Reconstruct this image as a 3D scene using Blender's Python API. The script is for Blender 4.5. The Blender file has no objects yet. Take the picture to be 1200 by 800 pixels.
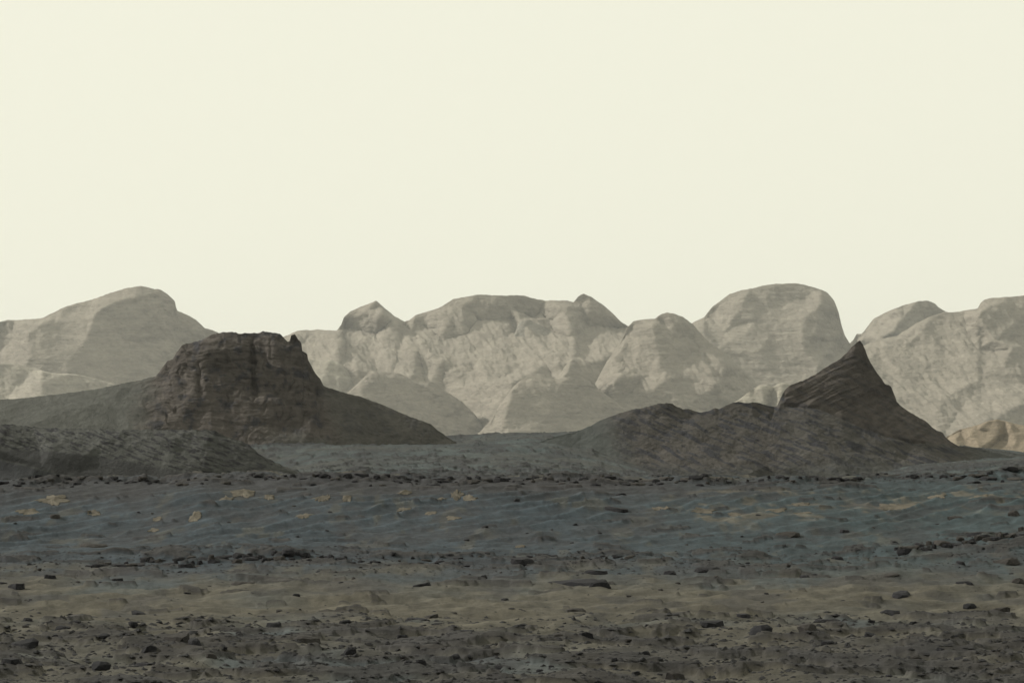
import bpy, bmesh, math, random
import numpy as np
from mathutils import Vector
from mathutils.geometry import delaunay_2d_cdt

# ------------------------------------------------------------------ camera
SC = bpy.context.scene
COL = SC.collection
F = 3403.0            # focal length in photo pixels (photo 1200 wide)
EYE = 490.0           # row of the true horizon
H = 12.0              # camera height above the plain, metres
cam = bpy.data.cameras.new('camera')
cam.sensor_width = 36.0
cam.lens = F / 1200.0 * 36.0
cam.shift_y = (EYE - 400.0) / 1200.0
cam.clip_start = 1.0
cam.clip_end = 90000.0
camo = bpy.data.objects.new('camera', cam)
camo.location = (0, 0, H)
camo.rotation_euler = (math.radians(90), 0, 0)
COL.objects.link(camo)
SC.camera = camo

# ------------------------------------------------------------------ sky and sun
SUN_EL, SUN_AZ = 33.0, 74.0          # azimuth: degrees left of the view direction
SUN_STRENGTH = 5.0
SKY_COL = (9.4, 9.32, 7.72)         # dusty cream sky, times the strength 0.1
w = bpy.data.worlds.new('World')
SC.world = w
w.use_nodes = True
nt = w.node_tree
nt.nodes.clear()
out = nt.nodes.new('ShaderNodeOutputWorld')
bg = nt.nodes.new('ShaderNodeBackground')
bg.inputs['Strength'].default_value = 0.1
sky = nt.nodes.new('ShaderNodeTexSky')
sky.sky_type = 'NISHITA'
sky.sun_disc = False
sky.sun_elevation = math.radians(SUN_EL)
sky.sun_rotation = math.radians(-SUN_AZ)
sky.air_density = 0.6
sky.dust_density = 8.0
sky.ozone_density = 0.0
mix = nt.nodes.new('ShaderNodeMix')
mix.data_type = 'RGBA'
mix.inputs[0].default_value = 0.94   # airborne dust: an even cream veil over the clear-air sky
mix.inputs[7].default_value = (*SKY_COL, 1)
nt.links.new(sky.outputs[0], mix.inputs[6])
nt.links.new(mix.outputs[2], bg.inputs['Color'])
nt.links.new(bg.outputs[0], out.inputs['Surface'])

sl = bpy.data.lights.new('sun', 'SUN')
sl.energy = SUN_STRENGTH
sl.angle = math.radians(0.8)
sl.color = (1.0, 0.96, 0.88)
so = bpy.data.objects.new('sun', sl)
e, a = math.radians(SUN_EL), math.radians(SUN_AZ)
sdir = Vector((-math.cos(e) * math.sin(a), math.cos(e) * math.cos(a), math.sin(e)))
so.rotation_euler = sdir.to_track_quat('Z', 'Y').to_euler()
so.location = (-300, 200, 300)
COL.objects.link(so)

SC.view_settings.view_transform = 'Standard'
SC.view_settings.look = 'None'
SC.view_settings.exposure = 0.0
SC.view_settings.gamma = 1.0
SC.view_settings.use_curve_mapping = False
SC.cycles.use_denoising = True
SC.cycles.denoiser = 'OPENIMAGEDENOISE'
SC.cycles.denoising_input_passes = 'RGB_ALBEDO_NORMAL'
SC.cycles.denoising_prefilter = 'ACCURATE'
SC.cycles.volume_bounces = 0
SC.cycles.sample_clamp_indirect = 1.0
SC.cycles.sample_clamp_direct = 4.0
SC.cycles.max_bounces = 4
SC.cycles.diffuse_bounces = 2

# ------------------------------------------------------------------ noise
_rng = np.random.RandomState(7)
_perm = np.concatenate([_rng.permutation(256)] * 3).astype(np.int64)
_g = _rng.normal(size=(256, 3)); _g /= np.linalg.norm(_g, axis=1)[:, None]
_g = _g.astype(np.float32)

def perlin(x, y, z=0.0):
    x = np.asarray(x, np.float64); y = np.asarray(y, np.float64)
    x, y, z = np.broadcast_arrays(x, y, np.asarray(z, np.float64))
    xi = np.floor(x); yi = np.floor(y); zi = np.floor(z)
    fx = (x - xi).astype(np.float32); fy = (y - yi).astype(np.float32); fz = (z - zi).astype(np.float32)
    xi = xi.astype(np.int64) & 255; yi = yi.astype(np.int64) & 255; zi = zi.astype(np.int64) & 255
    u = fx * fx * fx * (fx * (fx * 6 - 15) + 10)
    v = fy * fy * fy * (fy * (fy * 6 - 15) + 10)
    ww = fz * fz * fz * (fz * (fz * 6 - 15) + 10)
    def gr(dx, dy, dz):
        h = _perm[_perm[_perm[xi + dx] + yi + dy] + zi + dz]
        g = _g[h]
        return g[..., 0] * (fx - dx) + g[..., 1] * (fy - dy) + g[..., 2] * (fz - dz)
    def lx(dy, dz):
        p = gr(0, dy, dz); return p + u * (gr(1, dy, dz) - p)
    def ly(dz):
        p = lx(0, dz); return p + v * (lx(1, dz) - p)
    p = ly(0)
    return (p + ww * (ly(1) - p)) * 1.6

def fbm(x, y, z=0.0, o=4, gain=0.5, lac=2.03):
    s = 0.0; a_ = 1.0; t = 0.0
    for i in range(o):
        s = s + a_ * perlin(x + 17.3 * i, y - 9.1 * i, z + 3.7 * i)
        t += a_
        x = x * lac; y = y * lac; z = z * lac; a_ *= gain
    return s / t * 1.4

def ridged(x, y, z=0.0, o=4, gain=0.5, lac=2.05):
    s = 0.0; a_ = 1.0; t = 0.0
    for i in range(o):
        s = s + a_ * (1.0 - 2.2 * np.abs(perlin(x + 11.7 * i, y + 5.3 * i, z - 2.9 * i)))
        t += a_
        x = x * lac; y = y * lac; z = z * lac; a_ *= gain
    return s / t

def sstep(a_, b_, x):
    t = np.clip((x - a_) / (b_ - a_), 0, 1)
    return t * t * (3 - 2 * t)

def blur(A, n=1):
    for _ in range(n):
        P = np.pad(A, 1, mode='edge')
        A = (P[:-2, 1:-1] + P[2:, 1:-1] + P[1:-1, :-2] + P[1:-1, 2:] + 2 * P[1:-1, 1:-1]) / 6.0
    return A

# ------------------------------------------------------------------ tags and mesh helpers
def tag(o, label=None, cat=None, group=None, kind=None):
    if label: o['label'] = label
    if cat: o['category'] = cat
    if group: o['group'] = group
    if kind: o['kind'] = kind
    return o

def mesh_np(name, V, Q, tint=None, smooth=True, mat=None, tri=False):
    me = bpy.data.meshes.new(name)
    k = 3 if tri else 4
    n = len(Q)
    me.vertices.add(len(V)); me.loops.add(n * k); me.polygons.add(n)
    me.vertices.foreach_set('co', np.ascontiguousarray(V, np.float32).ravel())
    me.loops.foreach_set('vertex_index', np.ascontiguousarray(Q, np.int32).ravel())
    me.polygons.foreach_set('loop_start', np.arange(0, n * k, k, dtype=np.int32))
    me.polygons.foreach_set('use_smooth', np.full(n, smooth, dtype=bool))
    if tint is not None:
        at = me.color_attributes.new('tint', 'FLOAT_COLOR', 'POINT')
        c = np.ones((len(V), 4), np.float32); c[:, :3] = tint
        at.data.foreach_set('color', c.ravel())
    me.update(calc_edges=True)
    me.validate()
    if mat: me.materials.append(mat)
    return me

def grid_quads(nr, nc):
    i = np.arange(nr * nc).reshape(nr, nc)
    return np.stack([i[:-1, :-1], i[1:, :-1], i[1:, 1:], i[:-1, 1:]], -1).reshape(-1, 4)

def link(name, me, parent=None):
    o = bpy.data.objects.new(name, me)
    COL.objects.link(o)
    if parent: o.parent = parent
    return o

# ------------------------------------------------------------------ materials
def rock_material(name, scale, bump, dist, var=0.25, tint=True, base=(0.05, 0.05, 0.05), rough=0.95, stretch=(1, 1, 1), scale2=None, obj_var=0.0):
    m = bpy.data.materials.new(name); m.use_nodes = True
    t = m.node_tree; t.nodes.clear()
    N = t.nodes.new; L = t.links.new
    o = N('ShaderNodeOutputMaterial'); p = N('ShaderNodeBsdfPrincipled')
    p.inputs['Roughness'].default_value = rough
    p.inputs['Specular IOR Level'].default_value = 0.15
    tc = N('ShaderNodeTexCoord'); mp = N('ShaderNodeMapping')
    mp.inputs['Scale'].default_value = stretch
    L(tc.outputs['Object'], mp.inputs['Vector'])
    n1 = N('ShaderNodeTexNoise'); n1.inputs['Scale'].default_value = scale; n1.inputs['Detail'].default_value = 8
    n1.inputs['Roughness'].default_value = 0.65
    L(mp.outputs[0], n1.inputs['Vector'])
    n2 = N('ShaderNodeTexNoise'); n2.inputs['Scale'].default_value = scale2 or scale * 0.23; n2.inputs['Detail'].default_value = 6
    L(mp.outputs[0], n2.inputs['Vector'])
    mr = N('ShaderNodeMapRange'); mr.inputs['From Min'].default_value = 0.3; mr.inputs['From Max'].default_value = 0.7
    mr.inputs['To Min'].default_value = 1 - var; mr.inputs['To Max'].default_value = 1 + var
    L(n1.outputs['Fac'], mr.inputs['Value'])
    mr2 = N('ShaderNodeMapRange'); mr2.inputs['From Min'].default_value = 0.3; mr2.inputs['From Max'].default_value = 0.7
    mr2.inputs['To Min'].default_value = 1 - var * .8; mr2.inputs['To Max'].default_value = 1 + var * .8
    L(n2.outputs['Fac'], mr2.inputs['Value'])
    mu = N('ShaderNodeMath'); mu.operation = 'MULTIPLY'
    L(mr.outputs[0], mu.inputs[0]); L(mr2.outputs[0], mu.inputs[1])
    fac = mu.outputs[0]
    if obj_var:
        oi = N('ShaderNodeObjectInfo')
        mr3 = N('ShaderNodeMapRange'); mr3.inputs['To Min'].default_value = 1 - obj_var; mr3.inputs['To Max'].default_value = 1 + obj_var
        L(oi.outputs['Random'], mr3.inputs['Value'])
        mu2 = N('ShaderNodeMath'); mu2.operation = 'MULTIPLY'
        L(fac, mu2.inputs[0]); L(mr3.outputs[0], mu2.inputs[1]); fac = mu2.outputs[0]
    vm = N('ShaderNodeVectorMath'); vm.operation = 'SCALE'
    if tint:
        at = N('ShaderNodeAttribute'); at.attribute_name = 'tint'
        L(at.outputs['Color'], vm.inputs[0])
    else:
        vm.inputs[0].default_value = base
    L(fac, vm.inputs['Scale'])
    L(vm.outputs[0], p.inputs['Base Color'])
    b = N('ShaderNodeBump'); b.inputs['Strength'].default_value = bump; b.inputs['Distance'].default_value = dist
    L(n1.outputs['Fac'], b.inputs['Height']); L(b.outputs[0], p.inputs['Normal'])
    L(p.outputs[0], o.inputs['Surface'])
    return m

M_far = rock_material('far_rock', 0.06, 0.9, 14.0, var=0.17, stretch=(0.6, 0.6, 1.6))
M_butte = rock_material('butte_rock', 0.35, 0.7, 1.6, var=0.22)
M_ground = rock_material('ground_sand', 1.1, 0.6, 0.35, var=0.22)
M_rock = rock_material('dark_basalt', 3.0, 0.6, 0.12, var=0.25, tint=False, base=(0.0130, 0.0130, 0.0150), obj_var=0.25)
M_rockb = rock_material('brown_basalt', 3.0, 0.6, 0.12, var=0.25, tint=False, base=(0.027, 0.025, 0.0235), obj_var=0.25)
M_pale = rock_material('pale_bedrock', 2.0, 0.6, 0.15, var=0.22, tint=False, base=(0.070, 0.062, 0.048), obj_var=0.15)
M_stone = rock_material('stone_scatter', 2.0, 0.4, 0.08, var=0.3, tint=False, base=(0.0165, 0.0165, 0.0175))

# ------------------------------------------------------------------ ground height
def terp(px, tab):
    t = np.array(tab, float)
    return np.interp(px, t[:, 0], t[:, 1])

LEFT_CREST = [(-400, 572), (0, 571), (120, 568), (250, 564), (400, 565), (600, 565), (800, 567), (950, 566), (1050, 564), (1120, 562), (1200, 558), (1600, 552)]
FAR_EDGE = [(-400, 516), (0, 516), (520, 513), (560, 511), (640, 507.5), (690, 506), (800, 520), (1050, 526), (1130, 524), (1200, 531), (1600, 540)]

def colpx(x, y):
    return 600 + F * x / np.maximum(y, 120.0)

KY = np.array([-3000, 60, 132, 170, 205, 248, 262, 318, 332, 352, 450, 600, 850, 1180, 1350, 1700, 4500, 9000, 60000], float)

def hermite(y, Zk):
    """monotone-ish cubic through the knots KY, with Zk shaped (len(KY),) + y.shape"""
    idx = np.clip(np.searchsorted(KY, y) - 1, 0, len(KY) - 2)
    d = (Zk[1:] - Zk[:-1]) / np.diff(KY)[(slice(None),) + (None,) * y.ndim]
    m = np.zeros_like(Zk)
    s = d[:-1] * d[1:]
    m[1:-1] = np.where(s > 0, 2 * s / (d[:-1] + d[1:] + 1e-12 * np.sign(d[1:] + 1e-20)), 0)
    m[0] = 0; m[-1] = 0
    tk = lambda A: np.take_along_axis(A, idx[None], 0)[0]
    z0 = tk(Zk); m0 = tk(m)
    z1 = np.take_along_axis(Zk, idx[None] + 1, 0)[0]; m1 = np.take_along_axis(m, idx[None] + 1, 0)[0]
    h = KY[idx + 1] - KY[idx]; t = np.clip((y - KY[idx]) / h, 0, 1)
    return ((1 + 2 * t) * (1 - t) ** 2) * z0 + t * (1 - t) ** 2 * h * m0 + t * t * (3 - 2 * t) * z1 + t * t * (t - 1) * h * m1

def zrow(py, Y):
    return H + (EYE - py) / F * Y

def ground_base(x, y):
    px = np.clip(colpx(x, y), -400, 1600)
    n = perlin(px / 90.0, 0.3); n2 = perlin(px / 37.0, 5.3)
    warp = 6.0 * perlin(px / 110.0, 9.7)
    yy = np.where((y > 230) & (y < 420), y + warp * sstep(230, 262, y) * (1 - sstep(360, 420, y)), y)
    cr = terp(px, LEFT_CREST) + 0.9 * n
    fe = terp(px, FAR_EDGE)
    one = np.ones_like(px)
    Z = np.stack([
        0 * one, -0.1 * one, zrow(800, 132) * one, zrow(735 + 2 * n, 170), zrow(697 + 2 * n2, 205),
        zrow(661 + terp(px, [(0, 2), (250, -4), (600, 2), (900, -4), (1100, -14), (1200, -20)]), 248),
        zrow(650 + terp(px, [(0, 3), (250, -3), (600, 1), (900, -6), (1100, -14), (1200, -22)]), 262),
        zrow(cr + 12, 318), zrow(cr + 1.5, 332), zrow(cr + 0.8, 352),
        zrow(572 * one, 450), zrow(terp(px, [(0, 566), (330, 560), (380, 553), (640, 551), (740, 560), (1000, 565), (1080, 556), (1200, 549)]) + 1.2 * n2, 600),
        zrow(terp(px, [(0, 560), (330, 549), (400, 538), (600, 536), (690, 543), (780, 560), (1000, 563), (1090, 549), (1200, 541)]), 850),
        zrow(terp(px, [(0, 520), (520, 517), (640, 511), (690, 516), (780, 556), (1000, 558), (1080, 540), (1200, 535)]), 1180), zrow(fe, 1350), zrow(fe + 4, 1700), -60 * one, -95 * one, -200 * one])
    return hermite(yy, Z)

def lip_mask(x, y):
    px = colpx(x, y)
    return px

def rockiness(x, y):
    """0..1 where the ground is broken rock rather than drifted sand (bands as in the photo)"""
    px = colpx(x, y)
    yw = y + 15 * fbm(px / 90.0, y / 30.0, 4.1, o=3)
    r = 1 - sstep(150, 182, yw)
    r = np.maximum(r, 0.75 * sstep(222, 232, yw) * (1 - sstep(252, 266, yw)))
    r = np.maximum(r, 0.9 * sstep(322, 330, yw) * (1 - sstep(350, 364, yw)))
    r = np.maximum(r, 0.45 * sstep(205, 216, yw) * (1 - sstep(225, 235, yw)))
    r = np.maximum(r, 0.6 * sstep(440, 500, y) * (1 - sstep(560, 620, y)))
    r = r * (0.75 + 0.45 * fbm(x / 14.0, y / 22.0, 1.7, o=3))
    return np.clip(r, 0, 1)

def ripple_phase(x, y):
    return (x - 0.75 * y) / 2.1 + 1.9 * fbm(x / 12.0, y / 16.0, 2.2, o=3)

def plates(x, y, r):
    """mask of the dark rock plates that stand out of the sand"""
    q = fbm(x / 6.5, y / 4.2, 9.9, o=4, gain=0.55)
    th = 0.47 - 0.46 * r
    return sstep(th, th + 0.05, q)

def mid_rock(x, y):
    """rows of low rock breaking through the plain behind the crest"""
    q = fbm(x / 4.5, y / 26.0, 19.9, o=4, gain=0.6)
    big = perlin(x / 60.0, y / 90.0, 23.3)
    th = 0.34 - 0.22 * sstep(-0.1, 0.4, big) - 0.20 * (1 - sstep(520, 640, y))
    return sstep(th, th + 0.08, q) * sstep(440, 470, y) * (1 - sstep(1300, 1500, y))

def G(x, y, detail=True):
    x = np.asarray(x, float); y = np.asarray(y, float)
    z = ground_base(x, y)
    ya = np.clip(y, 40, 9000)
    near = 1 - sstep(430, 700, ya)
    # rolling unevenness
    z = z + near * 0.35 * fbm(x / 19.0, y / 34.0, 0.5, o=3)
    z = z + (1 - near) * sstep(600, 900, ya) * (1 - sstep(1500, 2500, ya)) * 1.5 * fbm(x / 30.0, y / 80.0, 7.5, o=5, gain=0.55)
    # broken edge of the crest ledge and of the middle ledge
    px = colpx(x, y)
    lip = sstep(329, 333, ya + 3 * perlin(x / 3.0, 0.7) + 2.0 * perlin(x / 0.9, 3.7) + 6 * perlin(px / 110.0, 9.7)) * (1 - sstep(336, 352, ya))
    z = z + lip * (0.42 + 0.45 * fbm(x / 5.0, y / 9.0, 3.1, o=3)) * near
    k2 = terp(px, [(0, .5), (100, 0.6), (150, 1), (390, 1), (430, .35), (560, .5), (700, .5), (760, .5), (1000, .5), (1050, 1), (1200, 1)])
    lip2 = sstep(246, 249, ya + 4 * perlin(x / 4.0, 4.7) + 3 * perlin(x / 1.5, 1.7)) * (1 - sstep(252, 262, ya))
    z = z + lip2 * k2 * (0.35 + 0.4 * fbm(x / 4.0, y / 7.0, 8.1, o=3))
    r = rockiness(x, y)
    if detail:
        # wind ripples and drifts on sand; hummocks and plates on rock
        ph = ripple_phase(x, y)
        amp = (0.30 + 0.5 * sstep(-0.2, 0.5, perlin(x / 15.0, y / 25.0, 8.8)))
        up = sstep(255, 285, ya) * (1 - sstep(322, 330, ya))
        rip = (1 - np.abs(np.sin(ph * 1.25))) ** 1.5
        z = z + near * (1 - r) * up * amp * 0.60 * rip
        z = z + near * (1 - sstep(200, 250, ya)) * 0.16 * rip * amp
        rg = ridged(x / 5.2 + y / 26.0, y / 11.0, 3.3, o=3)
        z = z + near * (1 - r) * 0.20 * rg
        z = z + near * (1 - 0.8 * up) * 0.50 * ridged(x / 9.5, y / 9.0, 15.3, o=4)
        z = z + near * (1 - 0.5 * r) * 0.09 * fbm(x / 1.3, y / 2.6, 5.0, o=3)
        hm = ridged(x / 5.5, y / 4.5, 6.1, o=3)
        z = z + near * 0.27 * plates(x, y, r)
        z = z + near * r * (0.24 * hm + 0.06 * fbm(x / 0.8, y / 1.2, 1.9, o=2))
        z = z + 0.5 * mid_rock(x, ya)
        mid = sstep(430, 520, ya) * (1 - sstep(1400, 1800, ya))
        z = z + mid * (0.6 * fbm(x / 7.0, y / 22.0, 3.9, o=4, gain=0.6) + 1.0 * r * np.maximum(fbm(x / 3.0, y / 8.0, 13.9, o=3), 0))
    return z

# pick: the ground point seen at a photo pixel
_YS = np.concatenate([np.arange(120, 450, 0.8), np.arange(450, 1400, 3.0)])
def pick(px, py):
    xs = (px - 600) / F * _YS
    z = G(xs, _YS, detail=False)
    pr = EYE + (H - z) / _YS * F
    k = np.nonzero(pr <= py)[0]
    k = k[0] if len(k) else len(_YS) - 1
    return xs[k], _YS[k], z[k]

# ------------------------------------------------------------------ ground sheet
def build_ground():
    # rows: steps of about 0.6 photo pixel on flat ground near, coarser far
    ys = [-3000, -1500, -700, -300, -100, 0, 40, 70, 90, 105, 115]
    y = 122.0
    while y < 1420:
        ys.append(y)
        if y < 240: dy = 0.8 * y * y / (F * H)
        elif y < 340: dy = 0.52
        elif y < 370: dy = 1.0
        elif y < 440: dy = 6.0
        elif y < 700: dy = 1.5
        elif y < 1000: dy = 3.5
        else: dy = 6.0
        y += dy
    ys += list(np.geomspace(1450, 40000, 40))
    ys = np.array(ys)
    pxs = np.concatenate([[-30000, -16000, -8000, -4500, -2500, -1500, -900, -600, -400], np.arange(-330, -31, 3), np.arange(-30, 1230, 1.45), np.arange(1231, 1540, 3),
                          [1600, 1800, 2100, 2700, 3700, 5700, 9200, 17200, 31200]])
    PX, Y = np.meshgrid(pxs, ys)
    X = (PX - 600) / F * np.maximum(Y, 120.0)
    Z = G(X, Y)
    r = rockiness(X, Y)
    # albedo: grey sand, tan sand in the swale, brown near the crest, pale dust
    grey = np.array([0.0235, 0.0315, 0.0385]); tan = np.array([0.0530, 0.0485, 0.0370]); brown = np.array([0.0240, 0.0240, 0.0260]); green = np.array([0.0315, 0.0340, 0.0320]); dark = np.array([0.0220, 0.0225, 0.0250])
    px = colpx(X, Y)
    k = lambda A: A[..., None]
    n1 = fbm(X / 9.0, Y / 30.0, 4.4, o=4); n2 = fbm(X / 2.5, Y / 14.0, 8.4, o=4)
    tr = k(sstep(560, 1100, px))
    C = grey[None, None] * (1 - tr) + np.array([0.0235, 0.0345, 0.0385]) * tr
    fg = k(1 - sstep(200, 240, Y))
    bl = k(sstep(0.0, 0.4, fbm(X / 11.0, Y / 16.0, 91.0, o=3)))
    C = C * (1 - fg) + (np.array([0.0530, 0.0500, 0.0400]) * (1 - bl) + np.array([0.0400, 0.0490, 0.0520]) * bl) * fg
    Yt = Y + 16 * fbm(px / 110.0, Y / 40.0, 14.1, o=3)
    t = sstep(158, 178, Yt) * (1 - sstep(198, 222, Yt)) * np.clip(0.75 + 0.7 * n1, 0, 1)
    t = np.maximum(t, 0.75 * (1 - sstep(165, 225, Y)) * sstep(-0.2, 0.4, n1))
    t = np.maximum(t, 0.7 * sstep(200, 215, Y) * (1 - sstep(236, 250, Y)) * sstep(-0.05, 0.35, n2 * 0.6 + n1 * .6))
    C = C * (1 - k(t)) + tan * k(t)
    b = sstep(306, 322, Y + 8 * n1) * (1 - sstep(331, 340, Y)) * terp(px, [(0, .8), (700, 1), (900, .4), (1200, 0)])
    b = np.maximum(b, 0.2 * r)
    C = C * (1 - k(b)) + brown * k(b)
    pt = sstep(0.25, 0.5, n2) * sstep(225, 262, Y) * (1 - sstep(306, 322, Y)) * 0.45
    C = C * (1 - k(pt)) + tan * k(pt)
    pr = sstep(0.05, 0.35, fbm(X / 4.0, Y / 9.0, 44.0, o=4, gain=0.6)) * sstep(720, 820, px) * sstep(282, 292, Y) * (1 - sstep(318, 326, Y)) * 0.8
    C = C * (1 - k(pr)) + np.array([0.072, 0.066, 0.052]) * k(pr)
    d = r * sstep(0.05, 0.4, fbm(X / 3.0, Y / 6.0, 2.9, o=3)) * 0.3
    C = C * (1 - k(d)) + dark * k(d)
    g = sstep(440, 560, Y) * (1 - 0.4 * r)
    teal = sstep(-0.1, 0.35, fbm(X / 60.0, Y / 45.0, 6.6, o=4))
    gg = green * (1 - 0.75 * k(teal)) + np.array([0.027, 0.038, 0.041]) * 0.75 * k(teal)
    C = C * (1 - k(g)) + gg * k(g)
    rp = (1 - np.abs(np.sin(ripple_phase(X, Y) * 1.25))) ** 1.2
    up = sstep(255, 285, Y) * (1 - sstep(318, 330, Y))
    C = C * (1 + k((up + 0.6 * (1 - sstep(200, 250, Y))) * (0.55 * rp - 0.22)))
    pm = plates(X, Y, r) * (1 - sstep(440, 520, Y))
    pmc = np.array([0.0200, 0.0187, 0.0182]) * (1 + 0.5 * k(fbm(X / 2.0, Y / 3.0, 41.0, o=3)))
    C = C * (1 - 0.85 * k(pm)) + pmc * 0.85 * k(pm)
    # dusty pale caps on the crest ledge
    p = sstep(331, 335, Y) * (1 - sstep(342, 360, Y)) * sstep(0.0, 0.4, fbm(X / 6.0, Y / 10.0, 12.0, o=3))
    st = sstep(430, 520, Y) * sstep(0.0, 0.12, fbm(X / 18.0, Y / 110.0, 31.0, o=6, gain=0.7)) * 0.62
    st2 = sstep(430, 520, Y) * sstep(0.0, 0.2, fbm(X / 30.0, Y / 60.0, 51.0, o=5, gain=0.6)) * 0.6
    C = C * (1 - k(st2)) + np.array([0.0420, 0.0540, 0.0550]) * k(st2)
    C = C * (1 - k(st)) + np.array([0.0150, 0.0165, 0.0190]) * k(st)
    mr_ = mid_rock(X, np.clip(Y, 40, 9000)) * 0.85
    C = C * (1 - k(mr_)) + np.array([0.0150, 0.0150, 0.0170]) * k(mr_)
    C = C * (1 - k(p * .7)) + tan * 1.25 * k(p * .7)
    C = C * (1 + 0.55 * k(fbm(X / 1.8, Y / 6.0, 1.1, o=5, gain=0.7)))
    ds = sstep(0.04, 0.26, fbm(X / 7.0 + Y / 60.0, Y / 22.0, 21.1, o=5, gain=0.6)) * 0.45
    C = C * (1 - k(ds)) + brown * k(ds)
    V = np.stack([X, Y, Z], -1).reshape(-1, 3)
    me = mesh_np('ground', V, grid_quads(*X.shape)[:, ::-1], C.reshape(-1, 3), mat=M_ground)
    tag(link('ground', me), 'rocky sand plain with rippled dark grey sand and stony bands in the foreground', 'ground', kind='structure')

# ------------------------------------------------------------------ sculpted hills and mountains
def tin(pts, qx, qy):
    P = np.array(pts, float)
    # merge duplicates
    _, u = np.unique(np.round(P[:, :2], 1), axis=0, return_index=True); P = P[np.sort(u)]
    vs, es, fs, ov, oe, of = delaunay_2d_cdt([Vector((p[0], p[1])) for p in P], [], [], 0, 1e-6)
    D = np.array([P[o[0], 2] if o else 0 for o in ov])
    Vv = np.array([[v.x, v.y] for v in vs])
    out_ = np.full(qx.shape, np.nan)
    for f in fs:
        a_, b_, c_ = f[:3]
        (x1, y1), (x2, y2), (x3, y3) = Vv[a_], Vv[b_], Vv[c_]
        det = (y2 - y3) * (x1 - x3) + (x3 - x2) * (y1 - y3)
        if abs(det) < 1e-9: continue
        m = (qx >= min(x1, x2, x3) - .01) & (qx <= max(x1, x2, x3) + .01) & (qy >= min(y1, y2, y3) - .01) & (qy <= max(y1, y2, y3) + .01)
        if not m.any(): continue
        sx, sy = qx[m], qy[m]
        l1 = ((y2 - y3) * (sx - x3) + (x3 - x2) * (sy - y3)) / det
        l2 = ((y3 - y1) * (sx - x3) + (x1 - x3) * (sy - y3)) / det
        l3 = 1 - l1 - l2
        ins = (l1 > -1e-4) & (l2 > -1e-4) & (l3 > -1e-4)
        tmp = out_[m]; tmp[ins] = (l1 * D[a_] + l2 * D[b_] + l3 * D[c_])[ins]; out_[m] = tmp
    return out_

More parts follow.
